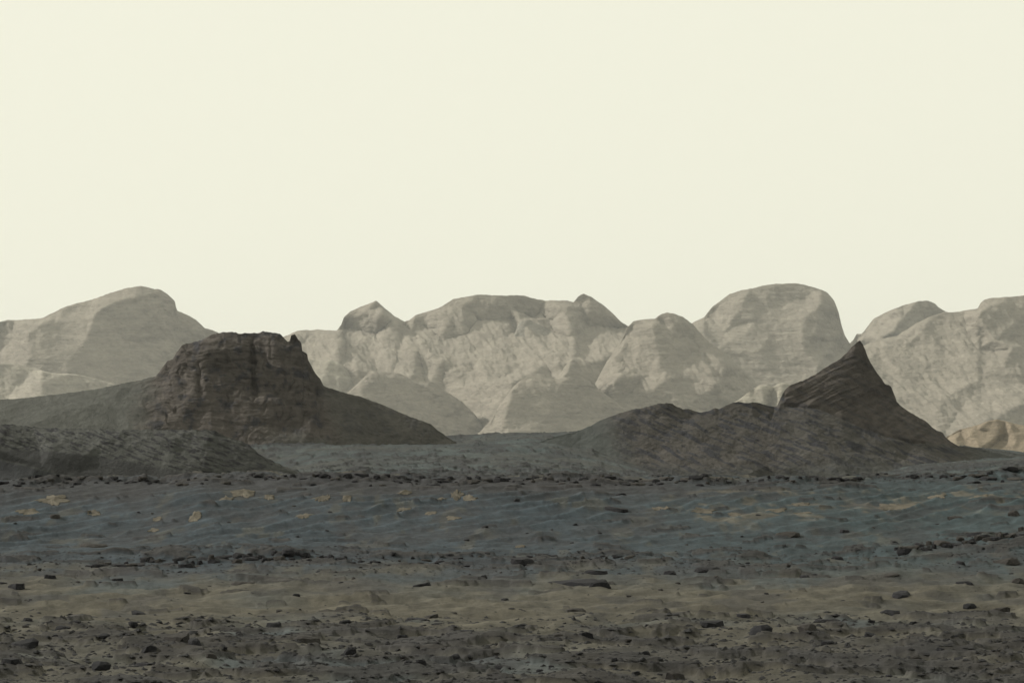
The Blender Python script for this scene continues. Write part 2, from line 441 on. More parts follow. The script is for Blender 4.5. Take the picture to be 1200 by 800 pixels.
def sheet(name, Y0, crest, base, pts, col, disp, mat, shelf=None, step=1.4, rstep=1.2, warp=2.0, soft=1, back=0.75, label='', cat='mountain', rough=0.7, seed=0.0, carve=0.0):
    """crest / base: lists (px, row, d); pts: inner control points (px, row, d).  d = distance towards the camera in pixel units of the depth Y0."""
    m = Y0 / F
    if shelf:
        ex = lambda p: (p[0], p[1], p[2] + shelf[2] * float(sstep(shelf[0], shelf[1], p[1])))
        pts = [ex(p) for p in pts]; base = [ex(p) for p in base]
    cr = np.array(crest, float); bs = np.array(base, float)
    x0, x1 = cr[0, 0], cr[-1, 0]
    nx = int((x1 - x0) / step) + 1
    gx = np.linspace(x0, x1, nx)
    cy = np.interp(gx, cr[:, 0], cr[:, 1])
    cyn = cy + rough * (1.3 * fbm(gx / 8.0, seed + 1.5, o=5, gain=0.62) + 0.5 * np.abs(perlin(gx / 3.0, seed + 7.5)))
    by = np.interp(gx, bs[:, 0], bs[:, 1])
    cyn = np.minimum(cyn, by - 0.5)
    nr = int(np.max(by - cy) / rstep) + 2
    t = np.linspace(0, 1, nr)[:, None]
    PX = np.repeat(gx[None], nr, 0)
    QY = cy[None] * (1 - t) + by[None] * t
    PY = QY + (cyn - cy)[None] * np.exp(-(QY - cy[None]) / 4.0)
    allp = [tuple(p) for p in crest] + [tuple(p) for p in base] + list(pts)
    allp += [(x0 - 60, cr[0, 1] - 60, cr[0, 2]), (x1 + 60, cr[-1, 1] - 60, cr[-1, 2]), (x0 - 60, bs[0, 1] + 60, bs[0, 2] + 50), (x1 + 60, bs[-1, 1] + 60, bs[-1, 2] + 50),
             ((x0 + x1) / 2, cr[:, 1].min() - 60, 0), ((x0 + x1) / 2, bs[:, 1].max() + 60, bs[:, 2].mean() + 50)]
    e_ = sstep(0, 0.1, t)
    wx = warp * fbm(PX / 13.0, PY / 13.0, seed + 4.0, o=4) * 1.6
    wy = warp * fbm(PX / 13.0, PY / 13.0, seed + 14.0, o=4) * 0.25
    D = tin(allp, PX + wx * e_, QY + wy * e_)
    if np.isnan(D).any():
        pass
        D = np.where(np.isnan(D), np.nanmean(D), D)
    D = blur(D, soft)
    # carve the modelled ridges and faces deeper than the overall slope
    L = D
    for _ in range(3):
        for ax, rad in ((1, int(26 / step)),):
            pw = [(0, 0), (0, 0)]; pw[ax] = (rad + 1, rad)
            cs = np.cumsum(np.pad(L, pw, mode='edge'), axis=ax)
            L = (np.take(cs, np.arange(2 * rad + 1, cs.shape[ax]), ax) - np.take(cs, np.arange(0, cs.shape[ax] - 2 * rad - 1), ax)) / (2 * rad + 1)
    D = D + carve * sstep(0, 0.06, t) * (D - L)
    Y = Y0 - D * m
    # rebuild the point so it keeps its place in the view of the photograph's camera at its own depth
    X = (PX - 600) / F * Y; Z = H + (EYE - PY) / F * Y
    P = np.stack([X, Y, Z], -1)
    du = np.gradient(P, axis=1); dv = np.gradient(P, axis=0)
    Nn = np.cross(dv, du); Nn /= (np.linalg.norm(Nn, axis=-1, keepdims=True) + 1e-9)
    Nn *= np.sign(-Nn[..., 1:2] + 1e-9)
    fade = 0.15 + 0.85 * sstep(0.0, 0.07, t)
    d = disp(PX, PY, X / m, Y / m, Z / m, t) * fade
    P = P + Nn * (d * m)[..., None]
    qx = 600 + F * P[..., 0] / P[..., 1]
    lim = np.interp(qx.ravel(), gx, cyn).reshape(qx.shape) + 0.25 * np.minimum(np.arange(nr), 8)[:, None]
    qy = EYE - (P[..., 2] - H) / P[..., 1] * F
    P[..., 2] = np.where(qy < lim, H + (EYE - lim) / F * P[..., 1], P[..., 2])
    C = col(PX, PY, X / m, Z / m, t)
    # far side
    nb = 12
    base_z = P[-1, :, 2]
    rows = []
    for i in range(nb, 0, -1):
        s = (i / nb) ** 1.5
        fall = (P[0, :, 2] - base_z) * s
        ry = P[0, :, 1] + (P[0, :, 2] - base_z) / back * s + 0
        wob = fbm(P[0, :, 0] / m / 18.0, np.full(nx, i * 0.5), seed, o=3) * 6 * m * min(1, s * 6)
        rows.append(np.stack([P[0, :, 0] * (ry / P[0, :, 1]) ** 0.3, ry + wob, P[0, :, 2] - fall], -1))
    B = np.array(rows)
    V = np.concatenate([B, P], 0)
    CC = np.concatenate([np.repeat(C[:1], nb, 0), C], 0)
    me = mesh_np(name, V.reshape(-1, 3), grid_quads(*V.shape[:2]), CC.reshape(-1, 3), mat=mat)
    o = link(name, me)
    tag(o, label, cat, kind='structure')
    return o

def far_disp(amp=1.0, gully=1.0, strata=1.0, s=0.0, wl=1.0):
    def f(px, py, x, y, z, t):
        xx = x; zz = z + 0.12 * x
        d = 4.2 * amp * ridged(xx / (30.0 * wl) + zz / 36.0, zz / 48.0 - xx / 110.0, s + 0.3, o=6, gain=0.52)
        d = d + 1.3 * amp * fbm(x / 9.0, y / 14.0, z / 4.5 + s, o=5, gain=0.66)
        d = d + 1.9 * gully * ridged(x / (9.0 * wl) + 0.5 * z / 13.0, z / 22.0, y / 40.0 + s, o=4)
        d = d + 1.1 * strata * fbm(x / 45.0, y / 90.0, z / 5.5 + s, o=4, gain=0.6)
        return d
    return f

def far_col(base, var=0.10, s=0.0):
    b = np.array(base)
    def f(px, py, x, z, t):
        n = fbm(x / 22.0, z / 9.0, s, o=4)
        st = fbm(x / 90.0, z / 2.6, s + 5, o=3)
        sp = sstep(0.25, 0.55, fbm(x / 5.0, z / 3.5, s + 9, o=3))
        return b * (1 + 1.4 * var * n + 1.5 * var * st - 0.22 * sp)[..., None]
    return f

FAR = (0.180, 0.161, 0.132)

def build_mountains():
    D0 = 14000.0
    # far left mountain
    sheet('mountain', D0, [(-260, 440, 60), (-200, 400, 20), (-100, 388, 10), (0, 377, 10), (10, 374, 10), (18, 375, 10), (30, 374, 10), (48, 373, 8), (55, 370, 6), (75, 360, 0), (90, 355, 0), (108, 351, 0), (130, 343, 0), (150, 337, 0),
            (165, 335, 0), (175, 337, -2), (190, 340, -6), (197, 345, -10), (205, 353, -14), (207, 364, -14), (218, 368, -20), (230, 375, -26), (240, 384, -32), (255, 389, -40), (270, 400, -50), (300, 430, -60)],
          [(-260, 480, 100), (0, 480, 110), (100, 480, 130), (200, 480, 90), (300, 480, 20)],
          [(52, 377, 30), (70, 378, 33), (103, 375, 33), (113, 368, 30), (124, 359, 26), (145, 352, 20), (158, 349, 17), (172, 346, 8),
           (45, 382, 38), (33, 392, 50), (33, 408, 66), (36, 418, 76), (60, 421, 84), (75, 430, 92), (0, 395, 14), (0, 410, 26), (15, 400, 30), (-40, 410, 10), (-100, 420, 20),
           (150, 400, 42), (200, 400, 4), (250, 410, -40), (150, 440, 76), (220, 440, 16), (100, 400, 60), (158, 343, 8), (190, 352, 0), (185, 366, 10)],
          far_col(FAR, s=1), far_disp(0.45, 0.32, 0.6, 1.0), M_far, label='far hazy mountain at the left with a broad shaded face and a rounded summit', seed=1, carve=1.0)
    # low hill at its foot
    sheet('mountain', 12500.0, [(-200, 440, 10), (-80, 424, 0), (0, 424, 0), (20, 427, 0), (45, 432, 0), (60, 437, 0), (90, 438, -4), (110, 443, -8), (130, 448, -14), (160, 462, -24), (175, 474, -26)],
          [(-200, 482, 50), (0, 482, 60), (50, 482, 75), (120, 482, 30), (175, 482, -10)],
          [(50, 438, 18), (48, 450, 36), (46, 466, 58), (0, 440, 10), (20, 455, 25), (-40, 450, 20), (90, 460, 16), (110, 455, 4), (70, 441, 8)],
          far_col((0.225, 0.205, 0.17), s=2), far_disp(0.7, 0.9, 0.8, 2.0), M_far, soft=4, label='low pale hill at the foot of the far left mountain', cat='hill', seed=2, carve=0.8)
    # centre massif
    sheet('mountain', D0, [(285, 440, 30), (320, 400, 34), (345, 389, 24), (350, 387, 20), (375, 386, 12), (395, 387, 8), (400, 380, 4), (403, 371, 2), (410, 365, 0), (428, 357, 0), (441, 352, 0), (450, 360, 0), (462, 370, 0), (474, 377, 0), (480, 375, 0),
            (487, 369, 0), (500, 365, 0), (518, 359, 0), (531, 350, 0), (545, 348, 0), (560, 345, 0), (585, 346, 0), (613, 346, 0), (630, 351, 0), (640, 352, 0), (665, 352, 0), (672, 354, 0), (678, 347, 0), (684, 344, 0), (692, 347, 0),
            (705, 356, 0), (718, 367, 0), (727, 376, -2), (735, 381, -4), (760, 390, -4), (800, 400, -4), (850, 430, 0)],
          [(285, 520, 150), (400, 520, 200), (480, 520, 170), (530, 520, 160), (560, 520, 190), (590, 520, 250), (700, 520, 250), (780, 520, 240), (850, 520, 230)],
          [(446, 371, 36), (403, 385, 8), (416, 371, 12), (475, 381, 2), (430, 366, 18), (460, 378, 22),
           (360, 400, 30), (400, 396, 30), (440, 392, 38), (480, 392, 30), (500, 386, 18), (390, 394, 34), (345, 415, 42), (410, 415, 58), (430, 424, 66),
           (484, 378, 10), (510, 385, 28), (525, 374, 26), (560, 377, 16), (600, 375, 8), (620, 373, 2), (540, 362, 12), (600, 362, 2),
           (662, 366, 26), (655, 380, 40), (690, 384, 34), (715, 386, 18), (732, 384, -6), (634, 368, 2), (628, 372, 4), (645, 378, 18),
           (610, 376, 24), (605, 388, 32), (650, 391, 38), (628, 379, 25), (620, 397, 62), (670, 396, 66), (700, 396, 60),
           (450, 405, 60), (470, 400, 40), (490, 412, 70), (520, 400, 45), (520, 425, 88), (545, 395, 48), (560, 410, 66), (560, 428, 92), (590, 400, 60), (600, 430, 98), (640, 410, 85), (640, 428, 108), (690, 425, 106), (725, 400, 52), (745, 410, 60),
           (420, 433, 92), (480, 447, 112), (540, 448, 116), (600, 440, 122), (650, 430, 118),
           (362, 430, 60), (400, 432, 76), (375, 455, 90), (420, 460, 120), (460, 450, 116), (500, 455, 112), (520, 460, 116), (520, 500, 136),
           (548, 470, 156), (545, 455, 132), (575, 450, 160), (600, 450, 186), (545, 495, 178), (575, 490, 215), (610, 500, 250), (560, 480, 180), (660, 470, 200)],
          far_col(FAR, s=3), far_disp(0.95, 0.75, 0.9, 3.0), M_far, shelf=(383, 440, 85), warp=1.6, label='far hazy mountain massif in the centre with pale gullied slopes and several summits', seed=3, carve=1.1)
    # lower spurs in front of the massif
    sheet('mountain', 13300.0, [(300, 470, 10), (335, 432, 4), (345, 421, 0), (356, 420, 0), (372, 422, 0), (388, 421, 0), (396, 424, 0), (404, 430, -2), (412, 436, -4), (430, 450, -10), (450, 475, -20)],
          [(300, 500, 30), (380, 505, 90), (450, 500, 10)],
          [(360, 436, 10), (386, 424, 8), (380, 440, 26), (375, 455, 40), (395, 440, 22), (400, 460, 36), (350, 440, 16)],
          far_col((0.215, 0.197, 0.162), s=13), far_disp(0.5, 1.0, 0.7, 13.0), M_far, label='pale gullied spur just right of the left butte', cat='hill', seed=13, carve=0.6)
    sheet('mountain', 12700.0, [(375, 480, 30), (398, 468, 24), (412, 456, 20), (424, 444, 14), (432, 437, 8), (437, 434, 4), (446, 436, 0), (457, 436, -2), (470, 438, -6), (474, 440, -7), (482, 445, -8), (492, 448, -10), (505, 447, -12), (513, 450, -14), (519, 456, -16), (530, 463, -20), (541, 470, -24), (556, 485, -30), (575, 508, -36)],
          [(375, 520, 80), (430, 520, 100), (500, 520, 60), (540, 520, 20), (575, 520, -20)],
          [(438, 440, 12), (425, 460, 34), (415, 480, 52), (470, 460, 16), (500, 470, 6), (470, 490, 44), (520, 490, 10)],
          far_col(FAR, s=14), far_disp(0.85, 0.8, 1.0, 14.0), M_far, label='shaded smooth spur left of the bright valley in the centre', cat='hill', seed=14, carve=0.3)
    sheet('mountain', 12600.0, [(630, 462, 20), (645, 448, 10), (652, 440, 6), (658, 436, 4), (662, 429, 2), (668, 423, 0), (673, 421, 0), (677, 424, -2), (681, 431, -4), (686, 435, -6), (691, 441, -8), (697, 450, -10), (705, 462, -16), (720, 480, -24)],
          [(630, 490, 40), (670, 490, 50), (720, 490, 0)],
          [(668, 430, 10), (660, 445, 24), (655, 455, 30), (685, 445, 4), (690, 465, 4)],
          far_col(FAR, s=16), far_disp(0.35, 0.5, 0.5, 16.0), M_far, label='small dark spire above the shaded spur right of the bright valley', cat='hill', seed=16, carve=0.5)
    sheet('mountain', 12200.0, [(545, 515, 60), (562, 506, 50), (575, 492, 40), (583, 478, 34), (592, 466, 28), (600, 455, 22), (602, 452, 18), (610, 446, 12), (618, 441, 6), (626, 438, 2), (638, 438.5, 0), (650, 443, -2), (656, 443, -4), (668, 441, -6), (680, 440, -10), (690, 446, -14), (700, 455, -20), (716, 466, -28), (740, 485, -38), (770, 515, -50)],
          [(545, 522, 90), (600, 524, 110), (680, 524, 60), (770, 522, -20)],
          [(606, 454, 26), (598, 470, 46), (590, 490, 66), (628, 446, 12), (650, 460, 20), (690, 470, 2), (640, 490, 50), (700, 495, 12), (730, 500, -14), (600, 456, 30), (615, 460, 32)],
          far_col(FAR, s=15), far_disp(0.45, 0.45, 1.1, 15.0), M_far, label='shaded spur right of the bright valley in the centre', cat='hill', seed=15, carve=0.3)
    sheet('mountain', 13800.0, [(598, 398, 10), (604, 389, 4), (607, 380, 0), (611, 376, 0), (620, 374, 0), (628, 378, -2), (640, 384, -4), (650, 390, -6), (665, 393, -8), (690, 396, -10), (712, 402, -12)],
          [(598, 402, 14), (620, 402, 26), (660, 402, 16), (712, 406, -4)],
          [(611, 382, 6), (608, 390, 14), (640, 390, 6)],
          far_col((0.18, 0.168, 0.145), s=17), far_disp(0.22, 0.3, 0.4, 17.0), M_far, rough=0.5, label='small dark ledge high on the centre massif below its twin summits', cat='hill', seed=17, carve=0.3)
    # hill right of centre
    sheet('mountain', 13000.0, [(640, 520, 120), (680, 482, 80), (695, 455, 62), (702, 440, 50), (712, 422, 36), (726, 402, 20), (735, 384, 8), (742, 376, 4), (752, 374, 2), (768, 373, 0), (775, 368, 0), (782, 366, 0), (792, 368, 0), (800, 371, 0), (812, 380, 0),
            (830, 400, -4), (850, 414, -8), (870, 432, -14), (885, 447, -18), (893, 458, -20), (905, 478, -22), (940, 500, -30)],
          [(640, 524, 130), (720, 524, 160), (800, 524, 165), (870, 524, 130), (940, 524, 60)],
          [(765, 384, 24), (748, 392, 30), (732, 405, 38), (728, 412, 44), (790, 385, 16), (820, 410, 20), (770, 410, 52), (800, 425, 56), (850, 430, 40), (718, 425, 52), (708, 440, 66), (745, 430, 76),
           (720, 441, 86), (760, 440, 88), (800, 440, 86), (845, 445, 66), (720, 447, 104), (780, 447, 106), (840, 451, 88), (720, 480, 122), (800, 480, 124), (860, 480, 92), (880, 465, 40)],
          far_col(FAR, s=4), far_disp(0.7, 0.6, 1.2, 4.0), M_far, label='far hazy hill right of centre with tilted layers and a low cliff band', seed=4, carve=0.9)
    # right dome
    sheet('mountain', 15500.0, [(770, 420, 30), (800, 385, 16), (815, 376, 10), (825, 372, 6), (829, 366, 4), (836, 358, 2), (845, 352, 0), (855, 344, 0), (870, 340, 0), (880, 338, 0), (895, 334, 0), (910, 332, 0), (920, 332, 0), (935, 332, 0), (945, 334, 0), (962, 339, -2),
            (970, 343, -6), (978, 353, -16), (983, 366, -24), (986, 380, -28), (990, 392, -34), (996, 402, -40), (1004, 418, -50), (1015, 450, -60)],
          [(770, 490, 120), (860, 490, 130), (950, 490, 130), (1015, 490, 40)],
          [(876, 345, 10), (870, 362, 26), (858, 374, 34), (843, 366, 14), (835, 376, 18), (862, 352, 14), (897, 362, 22), (886, 378, 38), (876, 390, 52), (880, 350, 10), (862, 382, 38), (830, 388, 36), (825, 389, 40),
           (850, 391, 44), (905, 391, 52), (940, 392, 52), (960, 362, 20), (945, 370, 30), (930, 382, 44), (955, 392, 42), (948, 402, 52), (946, 416, 70), (975, 400, 10), (988, 410, -20),
           (840, 412, 70), (890, 412, 74), (900, 430, 84), (960, 430, 78), (975, 440, 60), (1000, 440, -10), (940, 352, 9), (900, 345, 8)],
          far_col(FAR, s=6), far_disp(0.55, 0.5, 1.4, 6.0), M_far, warp=1.4, label='far rounded layered mountain dome with a steep right side', seed=6, carve=1.1)
    # small dome behind
    sheet('mountain', 16500.0, [(960, 440, 10), (990, 408, 6), (1000, 398, 4), (1004, 391, 2), (1010, 391, 2), (1015, 384, 2), (1024, 373, 0), (1040, 365, 0), (1060, 357, 0), (1075, 353, 0), (1088, 352, 0), (1096, 356, -4), (1100, 360, -8), (1107, 364, -12), (1130, 378, -20), (1160, 410, -30)],
          [(960, 470, 80), (1060, 470, 90), (1160, 470, 60)],
          [(1050, 362, 14), (1056, 376, 32), (1047, 390, 46), (1030, 396, 36), (1062, 392, 34), (1085, 380, 4), (1100, 385, -6), (1010, 398, 10), (1025, 385, 14)],
          far_col(FAR, s=8), far_disp(0.6, 0.5, 0.8, 8.0), M_far, label='small far rounded summit between the dome and the right massif', seed=8, carve=0.9)
    # right massif
    sheet('mountain', D0, [(930, 490, 140), (960, 450, 90), (985, 422, 60), (1005, 408, 40), (1030, 397, 26), (1052, 393, 20), (1062, 386, 14), (1075, 378, 8), (1090, 371, 4), (1107, 365, 0), (1115, 366, 0), (1122, 365, 0), (1130, 364, 0), (1146, 361, 0), (1149, 355, 0), (1154, 351, 0), (1160, 349, 0), (1180, 348, 0), (1200, 346, 0), (1260, 344, 0), (1350, 352, 0), (1500, 390, 0), (1560, 440, 10)],
          [(930, 520, 240), (1100, 520, 280), (1300, 520, 280), (1560, 520, 200)],
          [(1175, 354, 12), (1160, 360, 22), (1149, 368, 36), (1154, 380, 50), (1165, 398, 70), (1185, 409, 76), (1200, 400, 44), (1230, 405, 10), (1230, 365, -6), (1300, 380, 20), (1200, 370, 18),
           (1080, 392, 40), (1120, 385, 28), (1100, 405, 52), (1135, 392, 40), (1145, 410, 60), (1060, 405, 50), (1030, 410, 50), (1060, 425, 68), (1100, 428, 76), (1150, 425, 80), (1200, 420, 72), (1168, 412, 66), (1175, 430, 90),
           (1010, 430, 74), (1050, 446, 92), (1150, 446, 100), (1200, 452, 112), (1100, 449, 98), (1040, 470, 160), (1100, 470, 170), (1200, 475, 190), (1300, 440, 90), (1300, 470, 180)],
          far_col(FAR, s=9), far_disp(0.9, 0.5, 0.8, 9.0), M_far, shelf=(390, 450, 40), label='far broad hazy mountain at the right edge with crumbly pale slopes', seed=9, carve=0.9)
    # pale bluff between
    sheet('mountain', 11000.0, [(850, 478, 10), (866, 468, 6), (880, 457, 0), (890, 451, 0), (897, 451, 0), (906, 453, 0), (912, 449, 0), (918, 448, 0), (926, 450, 0), (945, 470, -10), (955, 480, -14)],
          [(850, 492, 30), (893, 492, 24), (905, 492, 14), (916, 492, 28), (955, 492, 10)],
          [(893, 454, 6), (895, 470, 14), (903, 472, 2), (910, 470, 6), (916, 452, 6), (914, 472, 18), (875, 470, 12), (884, 462, 4)],
          far_col((0.23, 0.21, 0.17), s=5), far_disp(0.3, 0.5, 0.5, 5.0), M_far, rough=0.5, label='small pale bluff in the gap left of the pointed peak', cat='hill', seed=5, carve=0.6)
    # tan dune hill at the right edge
    sheet('mountain', 5200.0, [(1060, 540, 20), (1095, 520, 10), (1110, 511, 4), (1125, 503, 0), (1145, 498, 0), (1158, 493, 0), (1168, 491, 0), (1178, 493, 0), (1188, 496, 0), (1200, 498, 0), (1230, 503, 0), (1300, 515, 0), (1400, 540, 10)],
          [(1060, 548, 30), (1150, 548, 70), (1250, 548, 80), (1400, 548, 40)],
          [(1150, 500, 8), (1135, 510, 18), (1120, 520, 30), (1146, 503, 8), (1130, 516, 20), (1185, 500, 10), (1168, 512, 24), (1150, 524, 38), (1176, 513, 18), (1190, 508, 18), (1160, 527, 38), (1200, 515, 26), (1185, 530, 46)],
          far_col((0.20, 0.165, 0.120), s=11), far_disp(0.12, 0.30, 0.3, 11.0), M_far, rough=0.3, label='small tan striped hill at the right edge beyond the dark peak', cat='hill', seed=11, carve=1.5)

# near dark hills
def build_buttes():
    S = np.array
    brown = S([0.058, 0.051, 0.046]); grn = S([0.0560, 0.0575, 0.0525]); dk = S([0.0185, 0.0200, 0.0265])
    Y1 = 1150.0
    crest = [(-160, 492, 0), (-60, 474, 0), (0, 468, 0), (30, 466, 0), (80, 460, 0), (110, 456, 0), (140, 450, 0), (150, 448, 0), (166, 444.5, 0), (183, 440, 0), (190, 431, 0), (196, 423, 0), (203, 420, 0), (206, 414, 0), (213, 405, 0), (217, 403, 0), (225, 401, 0), (236, 398, 0), (248, 392, 0), (260, 389.5, 0),
             (276, 389, 0), (280, 390.5, 0), (303, 390, 0), (308, 388, 0), (312, 388, 0), (328, 391, 0), (333, 396, 0), (337, 400, 0), (339.5, 399.5, 0), (341, 393, 2), (343, 392, 2), (346, 392, 2), (349, 397, 2), (353, 401, 0), (354, 411, 0), (360, 414, 0), (360.5, 420, 0), (370, 438, -2),
             (375, 443, -2), (379, 452, -4), (390, 456, -4), (400, 459, -4), (420, 464, -4), (440, 471, -4), (460, 479, -4), (480, 488, -4), (495, 493, -4), (505, 497, -4), (515, 505, -4), (526, 513, -4), (540, 520, -4)]
    base = [(-160, 512, 60), (0, 512, 110), (150, 514, 110), (250, 522, 92), (350, 524, 84), (400, 526, 72), (480, 527, 48), (540, 530, 24)]
    pts = [(0, 485, 50), (80, 480, 55), (130, 470, 40), (165, 480, 62), (150, 495, 85), (186, 446, 10), (178, 470, 42), (200, 440, 16), (205, 424, 8), (212, 412, 6),
           (195, 470, 44), (235, 402, 10), (260, 394, 6), (232, 415, 20), (262, 410, 20), (235, 440, 30), (262, 436, 24), (280, 400, 14), (295, 402, 6), (297, 430, 18), (297, 455, 28), (290, 430, 26), (290, 456, 34), (304, 430, 26), (304, 456, 34),
           (320, 402, 14), (330, 410, 20), (338, 406, 12), (350, 412, 10), (352, 430, 20), (335, 435, 28), (365, 460, 24), (340, 465, 42), (300, 475, 48), (250, 475, 52), (215, 485, 66), (300, 500, 66), (350, 500, 58), (372, 480, 40), (362, 505, 66), (380, 500, 52),
           (378, 462, 10), (400, 480, 24), (420, 500, 44), (450, 490, 18), (480, 505, 22), (500, 508, 12)]
    def col(px, py, x, z, t):
        st = fbm(x / 70.0, z / 2.2 + x / 140.0, 3, o=4)
        n = fbm(x / 14.0, z / 9.0, 7, o=4)
        C = brown * (1 + 0.30 * n + 0.25 * st)[..., None]
        g = np.maximum(1 - sstep(150, 200, px + 0.9 * (py - 450) * (py > 450) * 0.2 + 14 * n), sstep(370, 395, px + 10 * n + (470 - py) * .3) * 0.55)
        g = np.maximum(g, 0.75 * sstep(0.78, 0.97, t + 0.10 * n) * sstep(280, 360, px))
        C = C * (1 - g[..., None]) + (grn * (1 + 0.12 * n)[..., None]) * g[..., None]
        d = sstep(0.0, 0.4, fbm(x / 18.0, z / 16.0, 12, o=5, gain=0.6)) * 0.75 * (1 - g)
        C = C * (1 - d[..., None]) + dk * d[..., None]
        return C
    def disp(px, py, x, y, z, t):
        rock = sstep(165, 200, px) * (1 - sstep(365, 385, px) * .8) * (1 - 0.5 * sstep(0.6, 0.9, t))
        d = 4.0 * fbm(x / 30.0, y / 30.0, z / 30.0, o=6) * (0.25 + 0.75 * rock)
        # bedding: thin ledges, slightly bowed, and a few vertical joints
        zz = z + 0.06 * x + 2.5 * perlin(x / 40.0, 0.2)
        d = d + rock * (1.1 * fbm(x / 45.0, 0.0, zz / 7.0, o=5, gain=0.55) + 2.2 * ridged(x / 26.0, z / 22.0, 5.5, o=4) + 0.9 * ridged(x / 30.0, 2.0, zz / 6.0, o=3))
        for jx, w_, y0, y1, dep in [(297, 2.2, 400, 462, 5.0), (333, 1.6, 420, 445, 2.6), (233, 3.0, 425, 465, 4.0), (266, 2.4, 420, 440, 3.0), (262, 1.5, 392, 406, 2.0), (283, 1.5, 392, 402, 2.0), (372, 3.0, 455, 515, 3.0), (318, 1.3, 395, 420, 1.5)]:
            jw = jx + 2.5 * perlin(py / 9.0, jx) + 0.05 * (py - 430)
            d = d - dep * np.exp(-((px - jw) / w_) ** 2) * sstep(y0 - 4, y0 + 4, py) * (1 - sstep(y1 - 6, y1 + 6, py))
        ck = 1 - np.abs(perlin(x / 16.0 + 0.3 * perlin(x / 9.0, z / 9.0, 3.0), z / 42.0, 61.0)) * 2.2
        d = d - rock * 2.6 * sstep(0.80, 0.98, ck) * sstep(-0.2, 0.3, perlin(x / 30.0, z / 24.0, 71.0))
        ck2 = 1 - np.abs(perlin(x / 60.0, zz / 9.0, 81.0)) * 2.2
        d = d - rock * 1.8 * 0.5 * sstep(0.82, 0.98, ck2)
        d = d - 3.0 * np.exp(-(((px - 250) / 16) ** 2 + ((py - 433) / 7) ** 2))
        # talus texture
        d = d + (1 - rock) * 1.1 * fbm(x / 4.0, y / 5.0, z / 4.0, o=4) * sstep(140, 190, px)
        d = d + (1 - rock) * (0.12 + 0.5 * sstep(120, 160, px)) * ridged(x / 12.0 + z / 14.0, z / 8.0, 4.0, o=3)
        return d
    sheet('hill', Y1, crest, base, pts, col, disp, M_butte, step=1.0, rstep=0.8, warp=1.6, soft=2, label='dark flat-topped butte left of centre with cracked layered rock walls', cat='hill', rough=0.9, seed=21)

    # right hill with pointed peak
    Y2 = 1080.0
    crest = [(600, 530, 40), (640, 514, 30), (665, 508, 20), (680, 504, 12), (692, 499, 8), (700, 494, 4), (710, 490, 2), (725, 484, 0), (740, 480, 0), (758, 476.5, 0), (762, 475, 2), (767, 474, 2), (771, 472.5, 2), (780, 472, 2), (788, 472.5, 2), (793, 476, 1), (800, 479, 0), (806, 479, 0), (820, 483, 0), (830, 481, 0),
             (838, 477.5, 0), (843, 479, 0), (850, 475, 0), (860, 471.5, 0), (866, 470.5, 0), (872, 472, 0), (882, 470.5, 0), (890, 472, -2), (900, 475, -6), (908, 476.5, -10), (911, 474.5, -12), (914, 468, -12), (918, 459, -13), (922, 454, -13), (926, 451.5, -14), (935, 448, -15), (941, 446, -16), (955, 439, -18), (966, 431, -20), (975, 426, -20),
             (985, 420, -21), (992, 414, -22), (998, 406, -23), (1003, 402, -23), (1007.5, 398.5, -24), (1011, 403, -24), (1014, 410, -24), (1017, 418, -24), (1021, 426, -24), (1026, 434, -24), (1034, 445, -24), (1037, 450, -24), (1041, 450.5, -24), (1044.5, 453, -24), (1046.5, 459, -24), (1049.5, 466, -24), (1051, 471, -24), (1056, 475.5, -25),
             (1067, 483, -25), (1078, 490, -25), (1085, 493, -25), (1092, 500, -26), (1098, 504, -26), (1105, 507, -26), (1108, 512, -26), (1114, 517, -26), (1124, 522, -26), (1140, 524, -26), (1165, 527, -26), (1200, 532, -20), (1240, 540, -20)]
    base = [(600, 534, 50), (680, 545, 80), (760, 563, 120), (850, 567, 140), (1000, 567, 130), (1100, 558, 90), (1170, 549, 60), (1240, 550, 20)]
    pts = [(700, 510, 30), (720, 500, 24), (760, 490, 18), (760, 515, 48), (760, 535, 72), (800, 495, 18), (800, 520, 55), (840, 495, 20), (850, 520, 50), (880, 490, 16), (900, 500, 28), (900, 525, 60), (900, 545, 85),
           (916, 473, -6), (935, 474, -2), (960, 476, 2), (985, 485, 6), (1010, 497, 10), (1040, 505, 10), (1065, 515, 12), (1080, 520, 6),
           (912, 480, 0), (940, 480, 10), (960, 484, 14), (985, 494, 22), (1010, 506, 26), (1050, 520, 30), (1080, 528, 26), (925, 455, -11), (960, 452, -10), (1000, 415, -18), (1005, 440, -12), (985, 450, -6), (1020, 470, -8), (1045, 480, -14), (1060, 495, -8), (1095, 510, -16),
           (950, 510, 50), (1000, 530, 62), (1060, 538, 50), (1100, 535, 22), (960, 465, -4), (930, 462, -8)]
    def col2(px, py, x, z, t):
        st = fbm(x / 60.0, (z - 0.45 * x) / 3.0, 13, o=4)
        n = fbm(x / 12.0, z / 7.0, 17, o=5)
        ln0 = np.interp(px, [600, 905, 920, 960, 1010, 1060, 1110, 1240], [300, 300, 474, 478, 500, 516, 522, 530])
        k_cap = sstep(-3, 3, ln0 - py + 2 * n) * (px > 905)
        fh = k_cap[..., None]
        C = (brown * 0.90 * fh + S([0.0470, 0.0435, 0.0400]) * (1 - fh)) * (1 + 0.28 * n + 0.25 * st)[..., None]
        line = np.interp(px, [600, 905, 920, 960, 1010, 1060, 1110, 1240], [300, 300, 474, 478, 500, 516, 522, 530])
        cap = sstep(-3, 3, line - py + 2 * n) * (px > 905)
        C = C * (1 + 0.12 * cap)[..., None]
        tal = sstep(905, 930, px) * (1 - cap)
        C = C * (1 - 0.4 * tal[..., None]) + S([0.050, 0.049, 0.045]) * 0.4 * tal[..., None]
        g = (1 - sstep(690, 745, px + 12 * n - (py - 500) * .4))
